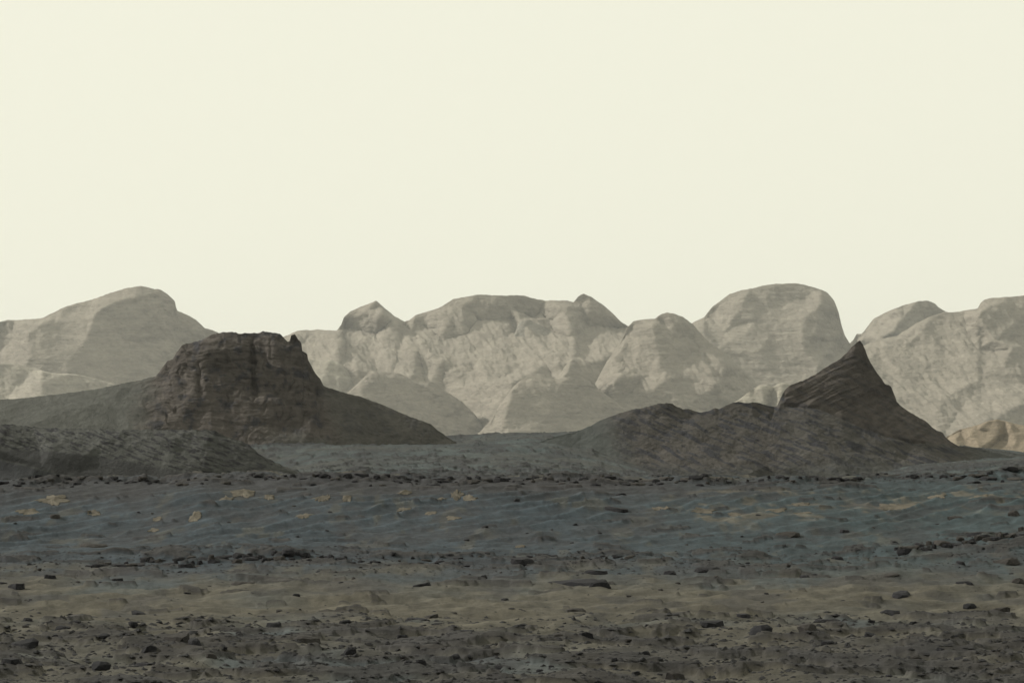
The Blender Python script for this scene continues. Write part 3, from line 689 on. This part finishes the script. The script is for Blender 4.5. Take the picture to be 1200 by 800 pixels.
        g = np.maximum(g, 0.6 * sstep(0.72, 0.95, t + 0.06 * n))
        g = np.maximum(g, 0.8 * sstep(1120, 1170, px))
        C = C * (1 - g[..., None]) + (S([0.0430, 0.0475, 0.0460]) * (1 + 0.12 * n)[..., None]) * g[..., None]
        d = sstep(-0.02, 0.2, fbm(x / 24.0, (z + 0.42 * x) / 5.5, 22, o=5, gain=0.62)) * 0.8 * (1 - g) * (1 - 0.5 * cap)
        return C * (1 - d[..., None]) + dk * d[..., None]
    def disp2(px, py, x, y, z, t):
        line = np.interp(px, [600, 905, 920, 960, 1010, 1060, 1110, 1240], [300, 300, 474, 478, 500, 516, 522, 530])
        cap = sstep(-2, 2, line - py) * (px > 905)
        g = (1 - sstep(690, 740, px))
        d = 2.4 * fbm(x / 30.0, y / 30.0, z / 26.0 + 9, o=5) * (1 - 0.55 * cap) * (1 - .6 * g)
        zz = z - 0.45 * x + 2.0 * perlin(x / 50.0, 4.2)
        d = d - 3.0 * np.exp(-((py - line) / 1.6) ** 2) * (px > 912) * (px < 1085)
        d = d + cap * (1.3 * fbm(x / 60.0, 1.0, zz / 5.0, o=5, gain=0.6) + 1.3 * ridged(x / 34.0, z / 20.0, 8.5, o=3))
        d = d + (1 - cap) * (1 - g) * (0.9 * ridged(x / 26.0, (z + 0.42 * x) / 7.0, 9.1, o=4) + 0.35 * fbm(x / 2.6, y / 5.0, z / 2.2, o=3))
        return d
    sheet('hill', Y2, crest, base, pts, col2, disp2, M_butte, step=1.0, rstep=0.8, warp=1.3, soft=1, label='dark ridge on the right rising to a sharp leaning pointed peak', cat='hill', rough=0.8, seed=31)

    # dark low hill at the left
    Y3 = 620.0
    crest = [(-300, 520, 0), (-120, 500, 0), (0, 497, 0), (15, 497, 0), (40, 500, 0), (60, 501, 0), (100, 502, 0), (150, 503, 0), (200, 503, 0), (230, 503, 0), (252, 504, 0), (258, 508, 0), (266, 512, 0), (280, 516, 0), (292, 520, 0), (297, 525, 0), (305, 533, 0), (320, 540, 0), (335, 547, 0), (355, 554, 0), (380, 560, 0), (400, 566, 0)]
    base = [(-300, 575, 80), (0, 578, 90), (200, 576, 80), (300, 574, 50), (400, 572, 10)]
    pts = [(0, 512, 26), (60, 515, 28), (120, 518, 30), (0, 527, 46), (60, 529, 48), (100, 533, 50), (160, 542, 52), (0, 540, 50), (50, 545, 54), (100, 552, 60), (180, 552, 60), (0, 556, 62), (60, 560, 62),
           (200, 515, 26), (240, 520, 28), (220, 530, 38), (200, 545, 56), (240, 548, 56), (270, 530, 24), (290, 545, 34), (320, 552, 20)]
    def col3(px, py, x, z, t):
        n = fbm(x / 12.0, z / 5.0, 27, o=5)
        C = S([0.0520, 0.0535, 0.0505]) * (1 + 0.22 * n)[..., None]
        d = sstep(0.02, 0.22, fbm(x / 15.0, (z + 0.3 * x) / 3.2, 32, o=5, gain=0.62)) * 0.9
        top = np.interp(px, [-300, 0, 40, 90, 140, 200, 220], [528, 528, 528, 531, 540, 550, 556])
        bot = np.interp(px, [-300, 0, 40, 90, 140, 200, 220], [537, 538, 547, 560, 562, 563, 558])
        band = sstep(-2.5, 1.5, py - top + 2 * n) * (1 - sstep(-2, 2, py - bot + 2 * n))
        d = np.maximum(d * (1 - sstep(0, 3, py - top) * (px < 220)), band * 0.6)
        rt = sstep(245, 280, px) * (1 - sstep(300, 330, px)) * 0.45
        d = np.maximum(d, rt * sstep(-.2, .3, n))
        C = C * (1 - d[..., None]) + S([0.0200, 0.0200, 0.0230]) * d[..., None]
        low = sstep(0, 3, py - bot) * (px < 220)
        return C * (1 - low[..., None]) + S([0.0290, 0.0305, 0.0330]) * low[..., None]
    def disp3(px, py, x, y, z, t):
        sm = sstep(522, 530, py) * (1 - sstep(180, 240, px))
        d = 1.8 * fbm(x / 24.0, y / 40.0, z / 20.0 + 5, o=5) * (1 - .6 * sm)
        d = d + (1 - sm) * (1.3 * ridged(x / 20.0, (z + 0.3 * x) / 4.5, 3.3, o=4) + 0.5 * fbm(x / 4.0, y / 6.0, z / 1.6, o=3))
        return d + 0.15 * fbm(x / 3.0, y / 5.0, z / 3.0, o=2)
    sheet('hill', Y3, crest, base, pts, col3, disp3, M_butte, step=1.1, rstep=0.8, warp=1.3, soft=9, label='low dark rocky rise at the left edge in front of the butte', cat='hill', rough=1.5, seed=41)

# ------------------------------------------------------------------ rocks
def rock_mesh(name, seed, flat, sub=2, cuts=9, mat=None, sharp=0.62, lean=0.0, taper=0.0):
    rr = random.Random(seed)
    bm = bmesh.new()
    bmesh.ops.create_icosphere(bm, subdivisions=sub, radius=1.0)
    planes = []
    for i in range(cuts):
        v = Vector((rr.gauss(0, 1), rr.gauss(0, 1), rr.gauss(0, 0.8))).normalized()
        planes.append((v, rr.uniform(sharp, 0.9)))
    planes.append((Vector((rr.uniform(-.15, .15), rr.uniform(-.15, .15), 1)).normalized(), rr.uniform(0.45, 0.7)))
    for v in bm.verts:
        for n, d in planes:
            k = v.co.dot(n)
            if k > d: v.co -= n * (k - d)
    V = np.array([v.co[:] for v in bm.verts])
    dn = 0.10 * fbm(V[:, 0] * 1.7 + seed, V[:, 1] * 1.7, V[:, 2] * 2.2, o=3)
    for v, k in zip(bm.verts, dn):
        v.co *= 1 + float(k)
        v.co.z *= flat
        tp = 1 + taper * v.co.x
        v.co.y *= tp; v.co.z *= tp
        v.co.x += lean * v.co.z
    mx = max(abs(v.co.x) for v in bm.verts); top = max(v.co.z for v in bm.verts)
    for v in bm.verts:
        v.co.x /= mx; v.co.y /= mx; v.co.z /= top      # unit half width, unit height
    me = bpy.data.meshes.new(name)
    bm.to_mesh(me); bm.free()
    for p in me.polygons: p.use_smooth = False
    if mat: me.materials.append(mat)
    return me

def build_rocks():
    rr = random.Random(11)
    kinds = {}
    for k, (fl, ln, tp) in {'slab': (0.35, 0.3, 0.0), 'block': (0.8, 0.2, 0.0), 'wedge': (0.5, 0.6, 0.35)}.items():
        for mname, mm in (('d', M_rock), ('b', M_rockb)):
            kinds[k, mname] = [rock_mesh('rock_' + k, 10 * i + len(k) + (3 if mname == 'b' else 0), fl, mat=mm, lean=ln * (1 if i % 2 else -1), taper=tp * (1 if i % 3 else -1)) for i in range(6)]
    used = []
    def rock(px, py, w, h, kind='slab', tone='d', label=None, group=None, cat='rock', yaw=None, name='rock'):
        x, y, z = pick(px, py)
        s = y / F
        zz = float(G(np.array([x]), np.array([y]))[0])
        o = bpy.data.objects.new(name, rr.choice(kinds[kind, tone]))
        hw = w * s / 2; hh = h * s
        o.location = (x, y + hw * 0.3, zz - 0.20 * hh)
        o.rotation_euler = (rr.uniform(-.08, .08), rr.uniform(-.10, .10), yaw if yaw is not None else rr.choice([0, math.pi]) + rr.uniform(-.5, .5))
        o.scale = (hw, hw * rr.uniform(0.8, 1.5), hh * 1.05)
        COL.objects.link(o)
        used.append((px, py, w))
        tag(o, label, cat, group)
        return o
    # the rocks one can name (photo pixel of the foot, width, height)
    named = [
        (20, 698, 22, 7, 'block', 'd', 'squarish dark rock alone on grey sand near the left edge, above tan sand'),
        (103, 730, 30, 8, 'slab', 'd', 'broad dark slab lying on the tan sand, left part of the swale'),
        (165, 728, 24, 6, 'wedge', 'd', 'flat dark wedge on the tan sand just right of the broad left slab'),
        (207, 768, 38, 12, 'slab', 'b', 'long brown-grey hummock rock in the left foreground, touching a small dark block'),
        (229, 772, 17, 11, 'block', 'd', 'small dark block against the right end of the long left hummock rock'),
        (174, 774, 20, 8, 'block', 'd', 'dark rock just left of the long left foreground hummock rock'),
        (295, 768, 22, 7, 'slab', 'd', 'flat dark rock midway between the left hummock and the square tan-topped block'),
        (360, 764, 34, 10, 'block', 'b', 'square-ended brown block in the foreground left of centre'),
        (320, 744, 19, 6, 'block', 'd', 'small dark rounded rock at the near edge of the tan swale left of centre'),
        (22, 765, 46, 12, 'wedge', 'd', 'large dark leaning slab pile against the left edge in the foreground'),
        (75, 748, 26, 6, 'slab', 'd', 'thin dark slab above the pile at the left edge'),
        (116, 797, 26, 9, 'block', 'd', 'dark rock cut by the bottom edge of the view at the left'),
        (177, 789, 42, 6, 'slab', 'd', 'long thin dark slab close to the bottom edge below the left hummock rock'),
        (248, 785, 15, 6, 'block', 'b', 'small brown rock below and right of the left hummock rock'),
        (14, 795, 26, 6, 'slab', 'd', 'flat dark slab in the bottom left corner'),
        (59, 687, 14, 5, 'block', 'd', 'left of two small dark rocks in front of the left end of the middle ledge'),
        (138, 688, 15, 5, 'block', 'd', 'small dark rock beneath the left half of the middle ledge, by a pale streak'),
        (285, 692, 30, 5, 'slab', 'b', 'flat brown slab half sunk in sand below the middle ledge'),
        (668, 688, 76, 9, 'wedge', 'd', 'longest dark slab of the view, pointed at its left end, on open sand'),
        (697, 681, 32, 6, 'slab', 'd', 'thin dark slab just behind the longest pointed slab'),
        (704, 696, 28, 10, 'block', 'd', 'dark block just in front of the longest pointed slab'),
        (677, 722, 27, 8, 'block', 'b', 'rounded brownish boulder alone on the tan sand below the pointed slab'),
        (613, 669, 30, 6, 'slab', 'd', 'dark slab on the sand a little left of and behind the pointed slab'),
        (641, 676, 22, 7, 'block', 'd', 'rock between the pointed slab and the slab behind it'),
        (593, 705, 13, 4, 'slab', 'd', 'very small dark rock alone on sand left of the rounded boulder'),
        (495, 695, 26, 6, 'wedge', 'd', 'low dark wedge on sand in the centre left of the pointed slab'),
        (505, 728, 20, 5, 'slab', 'b', 'small brown slab behind a longer one on the tan sand in the centre'),
        (490, 733, 30, 5, 'slab', 'd', 'long low dark slab on the tan sand in the centre'),
        (785, 679, 16, 6, 'block', 'd', 'small dark rock standing alone right of the pointed slab'),
        (609, 743, 26, 6, 'wedge', 'd', 'dark wedge at the far edge of the foreground stones in the centre'),
        (540, 753, 34, 6, 'slab', 'd', 'long dark slab amid the foreground stones in the centre'),
        (513, 769, 50, 10, 'slab', 'b', 'widest brown hummock rock amid the central foreground stones'),
        (462, 765, 28, 6, 'slab', 'd', 'dark slab left of the widest central hummock rock'),
        (409, 778, 17, 9, 'block', 'd', 'small upright dark boulder in the foreground left of centre'),
        (632, 781, 26, 8, 'block', 'd', 'dark boulder on rippled sand in the foreground below the centre'),
        (702, 745, 24, 5, 'wedge', 'd', 'thin dark wedge in front of the tan swale below the rounded boulder'),
        (737, 746, 18, 6, 'wedge', 'd', 'small pointed dark rock right of the thin wedge at the swale edge'),
        (687, 759, 22, 7, 'slab', 'd', 'dark slab a little in front of the thin wedge at the swale edge'),
        (753, 776, 20, 7, 'block', 'd', 'dark block on the rippled foreground sand right of centre'),
        (790, 800, 28, 12, 'block', 'b', 'brown block cut by the bottom edge right of centre'),
        (588, 792, 22, 6, 'slab', 'd', 'dark slab at the bottom edge near the centre'),
        (835, 744, 31, 9, 'block', 'd', 'smooth dark boulder at the near rim of the tan swale right of centre'),
        (891, 754, 29, 13, 'block', 'd', 'tallest dark foreground boulder with a pointed top, right of the smooth one'),
        (872, 733, 18, 4, 'slab', 'd', 'thin dark slab on the tan sand above the tall pointed boulder'),
        (948, 755, 27, 10, 'block', 'b', 'brown boulder right of the tall pointed foreground boulder'),
        (970, 766, 17, 5, 'slab', 'd', 'small dark slab in front of the brown boulder on the right'),
        (1020, 759, 19, 8, 'wedge', 'd', 'pointed dark rock in the right foreground'),
        (1075, 778, 21, 9, 'block', 'b', 'upper right of two neighbouring boulders on dark sand, lower right foreground'),
        (1056, 784, 15, 9, 'block', 'd', 'lower left of two neighbouring boulders on dark sand, lower right foreground'),
        (1125, 785, 15, 5, 'slab', 'd', 'small dark slab right of the two neighbouring boulders'),
        (1058, 704, 25, 7, 'slab', 'd', 'dark domed slab on smooth sand in the right middle ground'),
        (1045, 729, 27, 7, 'slab', 'd', 'dark domed slab on the tan sand with a low tail to its right'),
        (1072, 727, 20, 3, 'slab', 'b', 'low tail slab just right of a domed dark slab on the tan sand'),
        (1139, 717, 21, 6, 'slab', 'd', 'small dark slab left of the pale pyramid rock'),
        (1170, 727, 28, 11, 'wedge', 'b', 'pale brown pyramid-shaped rock on the tan sand near the right edge'),
        (971, 739, 34, 4, 'slab', 'd', 'very thin long slab at the near rim of the tan swale on the right'),
        (831, 677, 34, 6, 'slab', 'd', 'long dark slab on open sand right of the pointed slab'),
        (1189, 607, 16, 8, 'block', 'b', 'round boulder on the far grey slope near the right edge'),
        (990, 626, 12, 4, 'block', 'd', 'small dark rock alone on the far grey slope right of centre'),
        (981, 661, 15, 5, 'block', 'd', 'small dark rock on bare sand left of the right-hand ledge'),
        (945, 683, 16, 4, 'slab', 'd', 'dark low slab on sand below the right-hand ledge'),
        (1180, 664, 34, 7, 'slab', 'b', 'large low boulder below the right-hand ledge near the right edge'),
        (1192, 690, 20, 9, 'block', 'b', 'brown boulder cut by the right edge below the large low boulder'),
        (1045, 682, 18, 4, 'slab', 'b', 'low brown slab under the long pale drift on the right'),
        (1130, 691, 22, 4, 'slab', 'd', 'dark low slab right of the domed slab on smooth sand'),
        (923, 631, 30, 5, 'block', 'b', 'brown lumpy outcrop rock on the far slope right of centre'),
        (728, 584, 15, 4, 'slab', 'd', 'dark slab high on the far slope just under the crest ledge'),
        (720, 600, 32, 5, 'slab', 'd', 'long dark slab with a shadowed hollow on the far slope right of centre'),
        (605, 590, 8, 4, 'block', 'd', 'small dark rock high on the far slope in the centre'),
        (1122, 613, 22, 4, 'slab', 'b', 'thin brown slab on the far slope at the right'),
        (64, 612, 14, 5, 'block', 'b', 'brown rock on the far slope at the left below the pale outcrops'),
        (110, 643, 34, 6, 'slab', 'b', 'brown low slab on the far slope at the left'),
        (43, 664, 14, 5, 'slab', 'd', 'small dark slab left of the middle ledge'),
        (97, 492, 9, 4, 'block', 'b', 'lone rock on the green-grey skirt of the left butte'),
    ]
    for (px, py, w_, h_, kd, tn, lb) in named:
        rock(px, py, w_, h_, kd, tn, lb, yaw=(0.0 if w_ > 70 else None))
    # the rest of the countable ones, by band
    marks = [(207, 768, 'long left hummock rock'), (103, 730, 'broad slab on the tan sand'), (295, 768, 'flat rock beside the left hummock'), (360, 764, 'square-ended brown block'), (22, 765, 'slab pile at the left edge'),
             (409, 778, 'small upright boulder'), (513, 769, 'widest central hummock rock'), (632, 781, 'boulder on rippled sand'), (609, 743, 'dark wedge at the swale edge'), (677, 722, 'rounded brown boulder'),
             (668, 688, 'longest pointed slab'), (753, 776, 'dark block right of centre'), (835, 744, 'smooth boulder at the swale rim'), (891, 754, 'tallest pointed boulder'), (948, 755, 'brown boulder near the tallest one'),
             (1020, 759, 'pointed rock in the right foreground'), (1075, 778, 'two neighbouring boulders'), (1170, 727, 'pale pyramid rock'), (1045, 729, 'domed slab with a tail'), (1180, 664, 'large low boulder'),
             (1189, 607, 'round boulder of the far slope'), (285, 692, 'flat half-sunk brown slab'), (490, 733, 'long low slab in the centre'), (250, 662, 'left middle ledge'), (375, 590, 'spiky tan outcrop'),
             (542, 588, 'brightest outcrop pair'), (909, 603, 'smooth bright outcrop'), (1055, 600, 'largest outcrop of the right slope'), (55, 594, 'largest outcrop at the left'), (831, 677, 'long slab on open sand'),
             (923, 631, 'lumpy brown outcrop rock'), (720, 600, 'long slab with a shadowed hollow'), (165, 728, 'flat wedge beside the broad slab'), (116, 797, 'dark rock on the bottom edge'), (588, 792, 'central slab on the bottom edge'),
             (1100, 643, 'right-hand ledge'), (495, 695, 'low wedge on the central sand'), (20, 698, 'squarish rock near the left edge'), (177, 789, 'long thin slab near bottom edge')]
    seen = {}
    def describe(px, py, w_, kind, tone):
        b_ = min(marks, key=lambda m: (m[0] - px) ** 2 + ((m[1] - py) * 2.2) ** 2)
        dx, dy = px - b_[0], (py - b_[1]) * 2.2
        far = math.hypot(dx, dy) > 45
        if abs(dx) > abs(dy): where = ('right of' if dx > 0 else 'left of')
        else: where = ('in front of' if dy > 0 else 'behind')
        size = 'tiny' if w_ < 8 else 'small' if w_ < 11 else 'mid-sized'
        return '%s %s %s %s %s the %s' % (size, 'dark' if tone == 'd' else 'brownish', {'slab': 'flat stone', 'block': 'blocky stone', 'wedge': 'wedge-shaped stone'}[kind], 'some way' if far else 'just', where, b_[2])
    bands = [
        (0, 400, 736, 800, 66, 6, 15, 'stones of the left foreground'), (400, 800, 736, 800, 66, 6, 15, 'stones of the middle foreground'),
        (800, 1200, 736, 800, 46, 6, 15, 'stones of the right foreground'), (0, 400, 672, 734, 28, 5, 11, 'rocks on the left middle sand'),
        (400, 1200, 662, 734, 34, 5, 10, 'rocks on the right middle sand'), (0, 1200, 590, 645, 26, 4.5, 9, 'rocks on the far slope')]
    for (xa, xb, ya, yb, n, wa, wb, gp) in bands:
        c = 0; tries = 0
        while c < n and tries < 4000:
            tries += 1
            px = rr.uniform(xa, xb); py = rr.uniform(ya, yb)
            x, y, _ = pick(px, py)
            rk = float(rockiness(np.array([x]), np.array([y]))[0])
            if rr.random() > 0.35 + rk: continue
            w_ = wa + (wb - wa) * rr.random() ** 2
            if any(abs(px - a_) < (w_ + c_) * .45 and abs(py - b_) < 5 for a_, b_, c_ in used): continue
            kd, tn = rr.choice(['slab', 'slab', 'block', 'wedge']), rr.choice('ddb')
            lb = describe(px, py, w_, kd, tn)
            if lb in seen and tries < 2500: continue      # keep the ones words can tell apart
            seen[lb] = 1
            rock(px, py, w_, w_ * rr.uniform(0.22, 0.40), kd, tn, lb, gp)
            c += 1
    # ledges of broken slabs
    def ledge(xa, xb, rows, n, wa, wb, ha, hb, lb, rng, jit, tone='dddb'):
        px = (xa + xb) / 2
        x0, y0, z0 = pick(px, rows(px))
        root = bpy.data.objects.new('rock_ledge', None); root.location = (x0, y0, z0); root.empty_display_size = 2
        COL.objects.link(root)
        tag(root, lb, 'rock ledge', 'ledges of broken rock')
        r2 = random.Random(rng)
        for i in range(n):
            px = xa + (xb - xa) * (i + r2.random()) / n
            x, y, z = pick(px, rows(px) + r2.gauss(0, jit))
            zz = float(G(np.array([x]), np.array([y]))[0])
            s = y / F; w_ = (wa + (wb - wa) * r2.random() ** 1.6) * s / 2; h_ = r2.uniform(ha, hb) * s
            kd = 'slab' if r2.random() < .8 else 'block'
            o = bpy.data.objects.new(kd, r2.choice(kinds[kd, r2.choice(tone)]))
            o.scale = (w_, w_ * r2.uniform(.7, 1.3), h_ * 1.2)
            o.rotation_euler = (r2.uniform(-.1, .1), r2.uniform(-.08, .08), r2.choice([0, math.pi]) + r2.uniform(-.4, .4))
            o.location = Vector((x, y, zz - .2 * h_)) - root.location
            o.parent = root
            COL.objects.link(o)
    cr = lambda px: float(terp(np.array([px]), LEFT_CREST)[0])
    ledge(0, 290, lambda p: cr(p) + 1.2, 50, 4, 16, 1.2, 2.8, 'crumbling dark rock ledge along the crest below the low rise at the left', 5, 2.2)
    ledge(290, 600, lambda p: cr(p) + 1.0, 56, 4, 20, 1.3, 3.6, 'crumbling dark rock ledge along the crest below the butte and the plain', 6, 3.0)
    ledge(600, 880, lambda p: cr(p) + 1.2, 52, 4, 20, 1.3, 3.4, 'crumbling dark rock ledge on the crest before the left half of the right ridge', 7, 3.0)
    ledge(880, 1200, lambda p: cr(p) + 0.5, 48, 5, 24, 1.3, 3.2, 'crumbling dark rock ledge along the crest in front of the pointed peak', 8, 3.0)
    ledge(108, 400, lambda p: np.interp(p, [108, 160, 250, 330, 400], [671, 665, 661, 659, 662]), 60, 6, 24, 1.8, 5, 'dark broken rock ledge across the sand in the left middle ground', 9, 2.6)
    ledge(400, 760, lambda p: np.interp(p, [400, 560, 760], [664, 661, 655]), 48, 4, 16, 1.2, 2.8, 'low thin stony ledge across the centre at the foot of the far slope', 10, 3.2)
    ledge(1048, 1200, lambda p: np.interp(p, [1048, 1100, 1140, 1200], [649, 645, 639, 633]), 38, 6, 24, 2, 5, 'dark broken rock ledge in the right middle ground reaching the right edge', 12, 2.0)

    # pale bedrock outcrops
    def outcrop(px, py, w_, h_, lb, seed):
        x, y, z = pick(px, py)
        s = y / F
        r2 = random.Random(seed)
        nr_, na = 9, 44
        hw = w_ * s / 2; dep = min(max(hw * 1.5, h_ * s * 8.0), 9.0)
        th = np.linspace(0, 2 * math.pi, na, endpoint=False)
        rad = 1 + 0.38 * perlin(np.cos(th) * 1.3 + seed, np.sin(th) * 1.3, seed * .7) * 1.5 + 0.30 * perlin(np.cos(th) * 4 + seed, np.sin(th) * 4, 1.0) + 0.30 * perlin(np.cos(th) * 9 + seed, np.sin(th) * 9, 1.0)
        V = []
        for i in range(nr_):
            f = i / (nr_ - 1)
            xx = x + hw * f * rad * np.cos(th); yy = y + dep * 0.5 + dep * .5 * f * rad * np.sin(th)
            hgt = h_ * s * 0.30 * (1 - f ** 3) * (0.55 + 0.45 * np.sin(th) * f) * (1 + 0.9 * perlin(xx * 1.6, yy * .8, seed))
            hgt = hgt - 0.35 * (f > 0.95)
            V.append(np.stack([xx, yy, G(xx, yy) + hgt + 0.04], -1))
        V = np.array(V)
        V[0] = V[0].mean(0)
        loc = np.array([x, y + dep * .5, z])
        q = []
        for i in range(nr_ - 1):
            for j in range(na):
                q.append((i * na + j, (i + 1) * na + j, (i + 1) * na + (j + 1) % na, i * na + (j + 1) % na))
        me = mesh_np('bedrock_outcrop', V.reshape(-1, 3) - loc, np.array(q), smooth=False, mat=M_pale)
        o = link('bedrock_outcrop', me); o.location = loc
        tag(o, lb, 'rock outcrop', 'pale bedrock outcrops on the far slope')
    oc = [
        (55, 594, 40, 10, 'largest pale tan bedrock outcrop, faint and ragged, on the slope at the left'),
        (264, 590, 16, 7, 'small triangular tan outcrop left of a larger one under the crest'),
        (281, 585, 26, 10, 'tan outcrop high under the crest ledge, right one of a touching pair'),
        (314, 588, 13, 6, 'tiny tan outcrop between the touching pair and the spiky one'),
        (375, 590, 22, 10, 'spiky triangular tan outcrop left of centre under the crest'),
        (406, 590, 10, 7, 'narrow tan outcrop right of the spiky one'),
        (473, 583, 20, 4, 'thin streak of tan bedrock just under the crest, centre left'),
        (535, 588, 14, 9, 'round tan outcrop under the crest, left one of the brightest pair'),
        (550, 590, 20, 6, 'flat tan outcrop under the crest, right one of the brightest pair'),
        (517, 589, 14, 5, 'small tan outcrop just left of the brightest pair'),
        (472, 602, 16, 6, 'tan outcrop on the slope below the thin streak'),
        (505, 606, 14, 4, 'lower tan outcrop below the brightest pair, left one'),
        (531, 612, 18, 5, 'lower tan outcrop below the brightest pair, right one'),
        (225, 613, 16, 7, 'brownish outcrop on the mid slope left of centre'),
        (355, 612, 20, 6, 'flat brownish outcrop on the mid slope below the spiky one'),
        (182, 612, 11, 3, 'tiny tan outcrop on the mid slope at the left'),
        (178, 626, 14, 4, 'small brown outcrop low on the left slope'),
        (108, 606, 16, 4, 'small tan outcrop right of and below the largest one'),
        (30, 606, 30, 5, 'flat tan outcrop below the largest one at the left'),
        (776, 602, 20, 7, 'ragged tan outcrop on the mid slope right of centre'),
        (826, 603, 28, 5, 'long tan outcrop right of the ragged one'),
        (862, 607, 18, 4, 'small tan outcrop between two long ones on the right slope'),
        (909, 603, 24, 5, 'smooth bright tan outcrop on the right slope'),
        (942, 605, 22, 3, 'thin tan outcrop right of the smooth bright one'),
        (940, 596, 24, 5, 'upper tan outcrop right of the smooth bright one'),
        (1055, 600, 42, 9, 'largest tan outcrop of the right slope, cracked and ragged'),
        (1103, 588, 24, 8, 'tan outcrop right of and above the largest right one'),
        (1150, 586, 22, 5, 'small tan outcrop high on the slope near the right edge'),
        (980, 582, 14, 3, 'thin tan streak of bedrock close under the crest at the right'),
        (610, 647, 14, 3, 'tiny pale outcrop low on the slope in the centre'),
    ]
    for i, (px, py, w_, h_, lb) in enumerate(oc):
        outcrop(px, py, w_, h_, lb, 3 + i)

def build_stones():
    rng = np.random.RandomState(5)
    # base stone: a roughened octahedron with a cut top, 12 triangles
    protoV = np.array([[1, 0, 0], [0.45, .8, .05], [-.5, .75, 0], [-1, .05, .05], [-.45, -.8, 0], [.5, -.75, .05], [0.25, .1, .62], [-.35, -.05, .55]], float)
    protoF = np.array([[0, 1, 6], [1, 2, 6], [2, 7, 6], [2, 3, 7], [3, 4, 7], [4, 5, 7], [5, 6, 7], [5, 0, 6]])
    P = []
    def add(n, ya, yb, pa, pb, smin, smax, pw=2.5):
        # even over the picture's rows so the near ground is as rich as the far
        rows_ = rng.uniform(ya, yb, n); px = rng.uniform(-30, 1230, n) if pa is None else rng.uniform(pa, pb, n)
        Y = H * F / (rows_ - EYE)
        return px, Y, smin + (smax - smin) * rng.rand(n) ** pw
    sets = [add(15000, 715, 830, None, None, 2.2, 12.0, 1.9), add(6000, 655, 745, None, None, 1.0, 5.5, 3)]
    n = 8000
    sets.append((rng.uniform(-30, 1230, n), rng.uniform(226, 262, n), 1 + 6.0 * rng.rand(n) ** 2.5))
    n = 5000
    sets.append((rng.uniform(-30, 1230, n), rng.uniform(262, 328, n), 0.9 + 2.6 * rng.rand(n) ** 3))
    n = 6000
    sets.append((rng.uniform(-30, 1230, n), rng.uniform(328, 356, n), 1.2 + 5.5 * rng.rand(n) ** 2.2))
    n = 5000
    sets.append((rng.uniform(-30, 1230, n), rng.uniform(470, 700, n), 1.0 + 3.5 * rng.rand(n) ** 2.5))
    n = 9000
    sets.append((rng.uniform(-30, 1230, n), rng.uniform(650, 1320, n), 1.0 + 2.6 * rng.rand(n) ** 3))
    PX = np.concatenate([s[0] for s in sets]); Y = np.concatenate([s[1] for s in sets]); S_ = np.concatenate([s[2] for s in sets])
    X = (PX - 600) / F * Y
    clump = fbm(X / 5.0, Y / 9.0, 3.3, o=3)
    keep = rng.rand(len(X)) < np.clip(0.25 + 0.3 * (Y > 460) + 1.2 * rockiness(X, Y) + 0.6 * clump, 0.05, 1)
    X, Y, S_ = X[keep], Y[keep], S_[keep]
    Z = G(X, Y)
    n = len(X)
    w_ = S_ * Y / F / 2
    ang = rng.uniform(0, 2 * np.pi, n)
    V = protoV[None] * (1 + 0.28 * rng.normal(size=(n, 8, 3)))
    V = V * np.stack([w_, w_ * rng.uniform(.7, 1.2, n), w_ * rng.uniform(.3, .8, n)], -1)[:, None]
    c, s = np.cos(ang)[:, None], np.sin(ang)[:, None]
    VX = V[..., 0] * c - V[..., 1] * s; VY = V[..., 0] * s + V[..., 1] * c
    VZ = V[..., 2] - 0.1 * w_[:, None]
    VV = np.stack([VX + X[:, None], VY + Y[:, None], VZ + Z[:, None]], -1)
    FF = protoF[None] + (np.arange(n) * 8)[:, None, None]
    me = mesh_np('small_stones', VV.reshape(-1, 3), FF.reshape(-1, 3), smooth=False, mat=M_stone, tri=True)
    tag(link('small_stones', me), 'countless small dark stones and pebbles strewn over the sandy ground', 'stones', kind='stuff')

def build_haze():
    me = bpy.data.meshes.new('haze')
    x0, x1, y0, y1, z0, z1 = -38000, 38000, -3500, 41000, -215, 800
    v = [(x, y, z) for z in (z0, z1) for y in (y0, y1) for x in (x0, x1)]
    f = [(0, 2, 3, 1), (4, 5, 7, 6), (0, 1, 5, 4), (2, 6, 7, 3), (0, 4, 6, 2), (1, 3, 7, 5)]
    me.from_pydata(v, [], f); me.update()
    m = bpy.data.materials.new('dusty_air'); m.use_nodes = True
    t = m.node_tree; t.nodes.clear()
    o = t.nodes.new('ShaderNodeOutputMaterial'); p = t.nodes.new('ShaderNodeVolumePrincipled')
    p.inputs['Color'].default_value = (0.86, 0.88, 0.86, 1)
    p.inputs['Density'].default_value = 1.7e-5
    p.inputs['Anisotropy'].default_value = 0.3
    t.links.new(p.outputs[0], o.inputs['Volume'])
    me.materials.append(m)
    tag(link('haze', me), 'thin dusty air that fades the far mountains', 'haze', kind='stuff')

build_ground()
build_mountains()
build_buttes()
build_rocks()
build_stones()
build_haze()
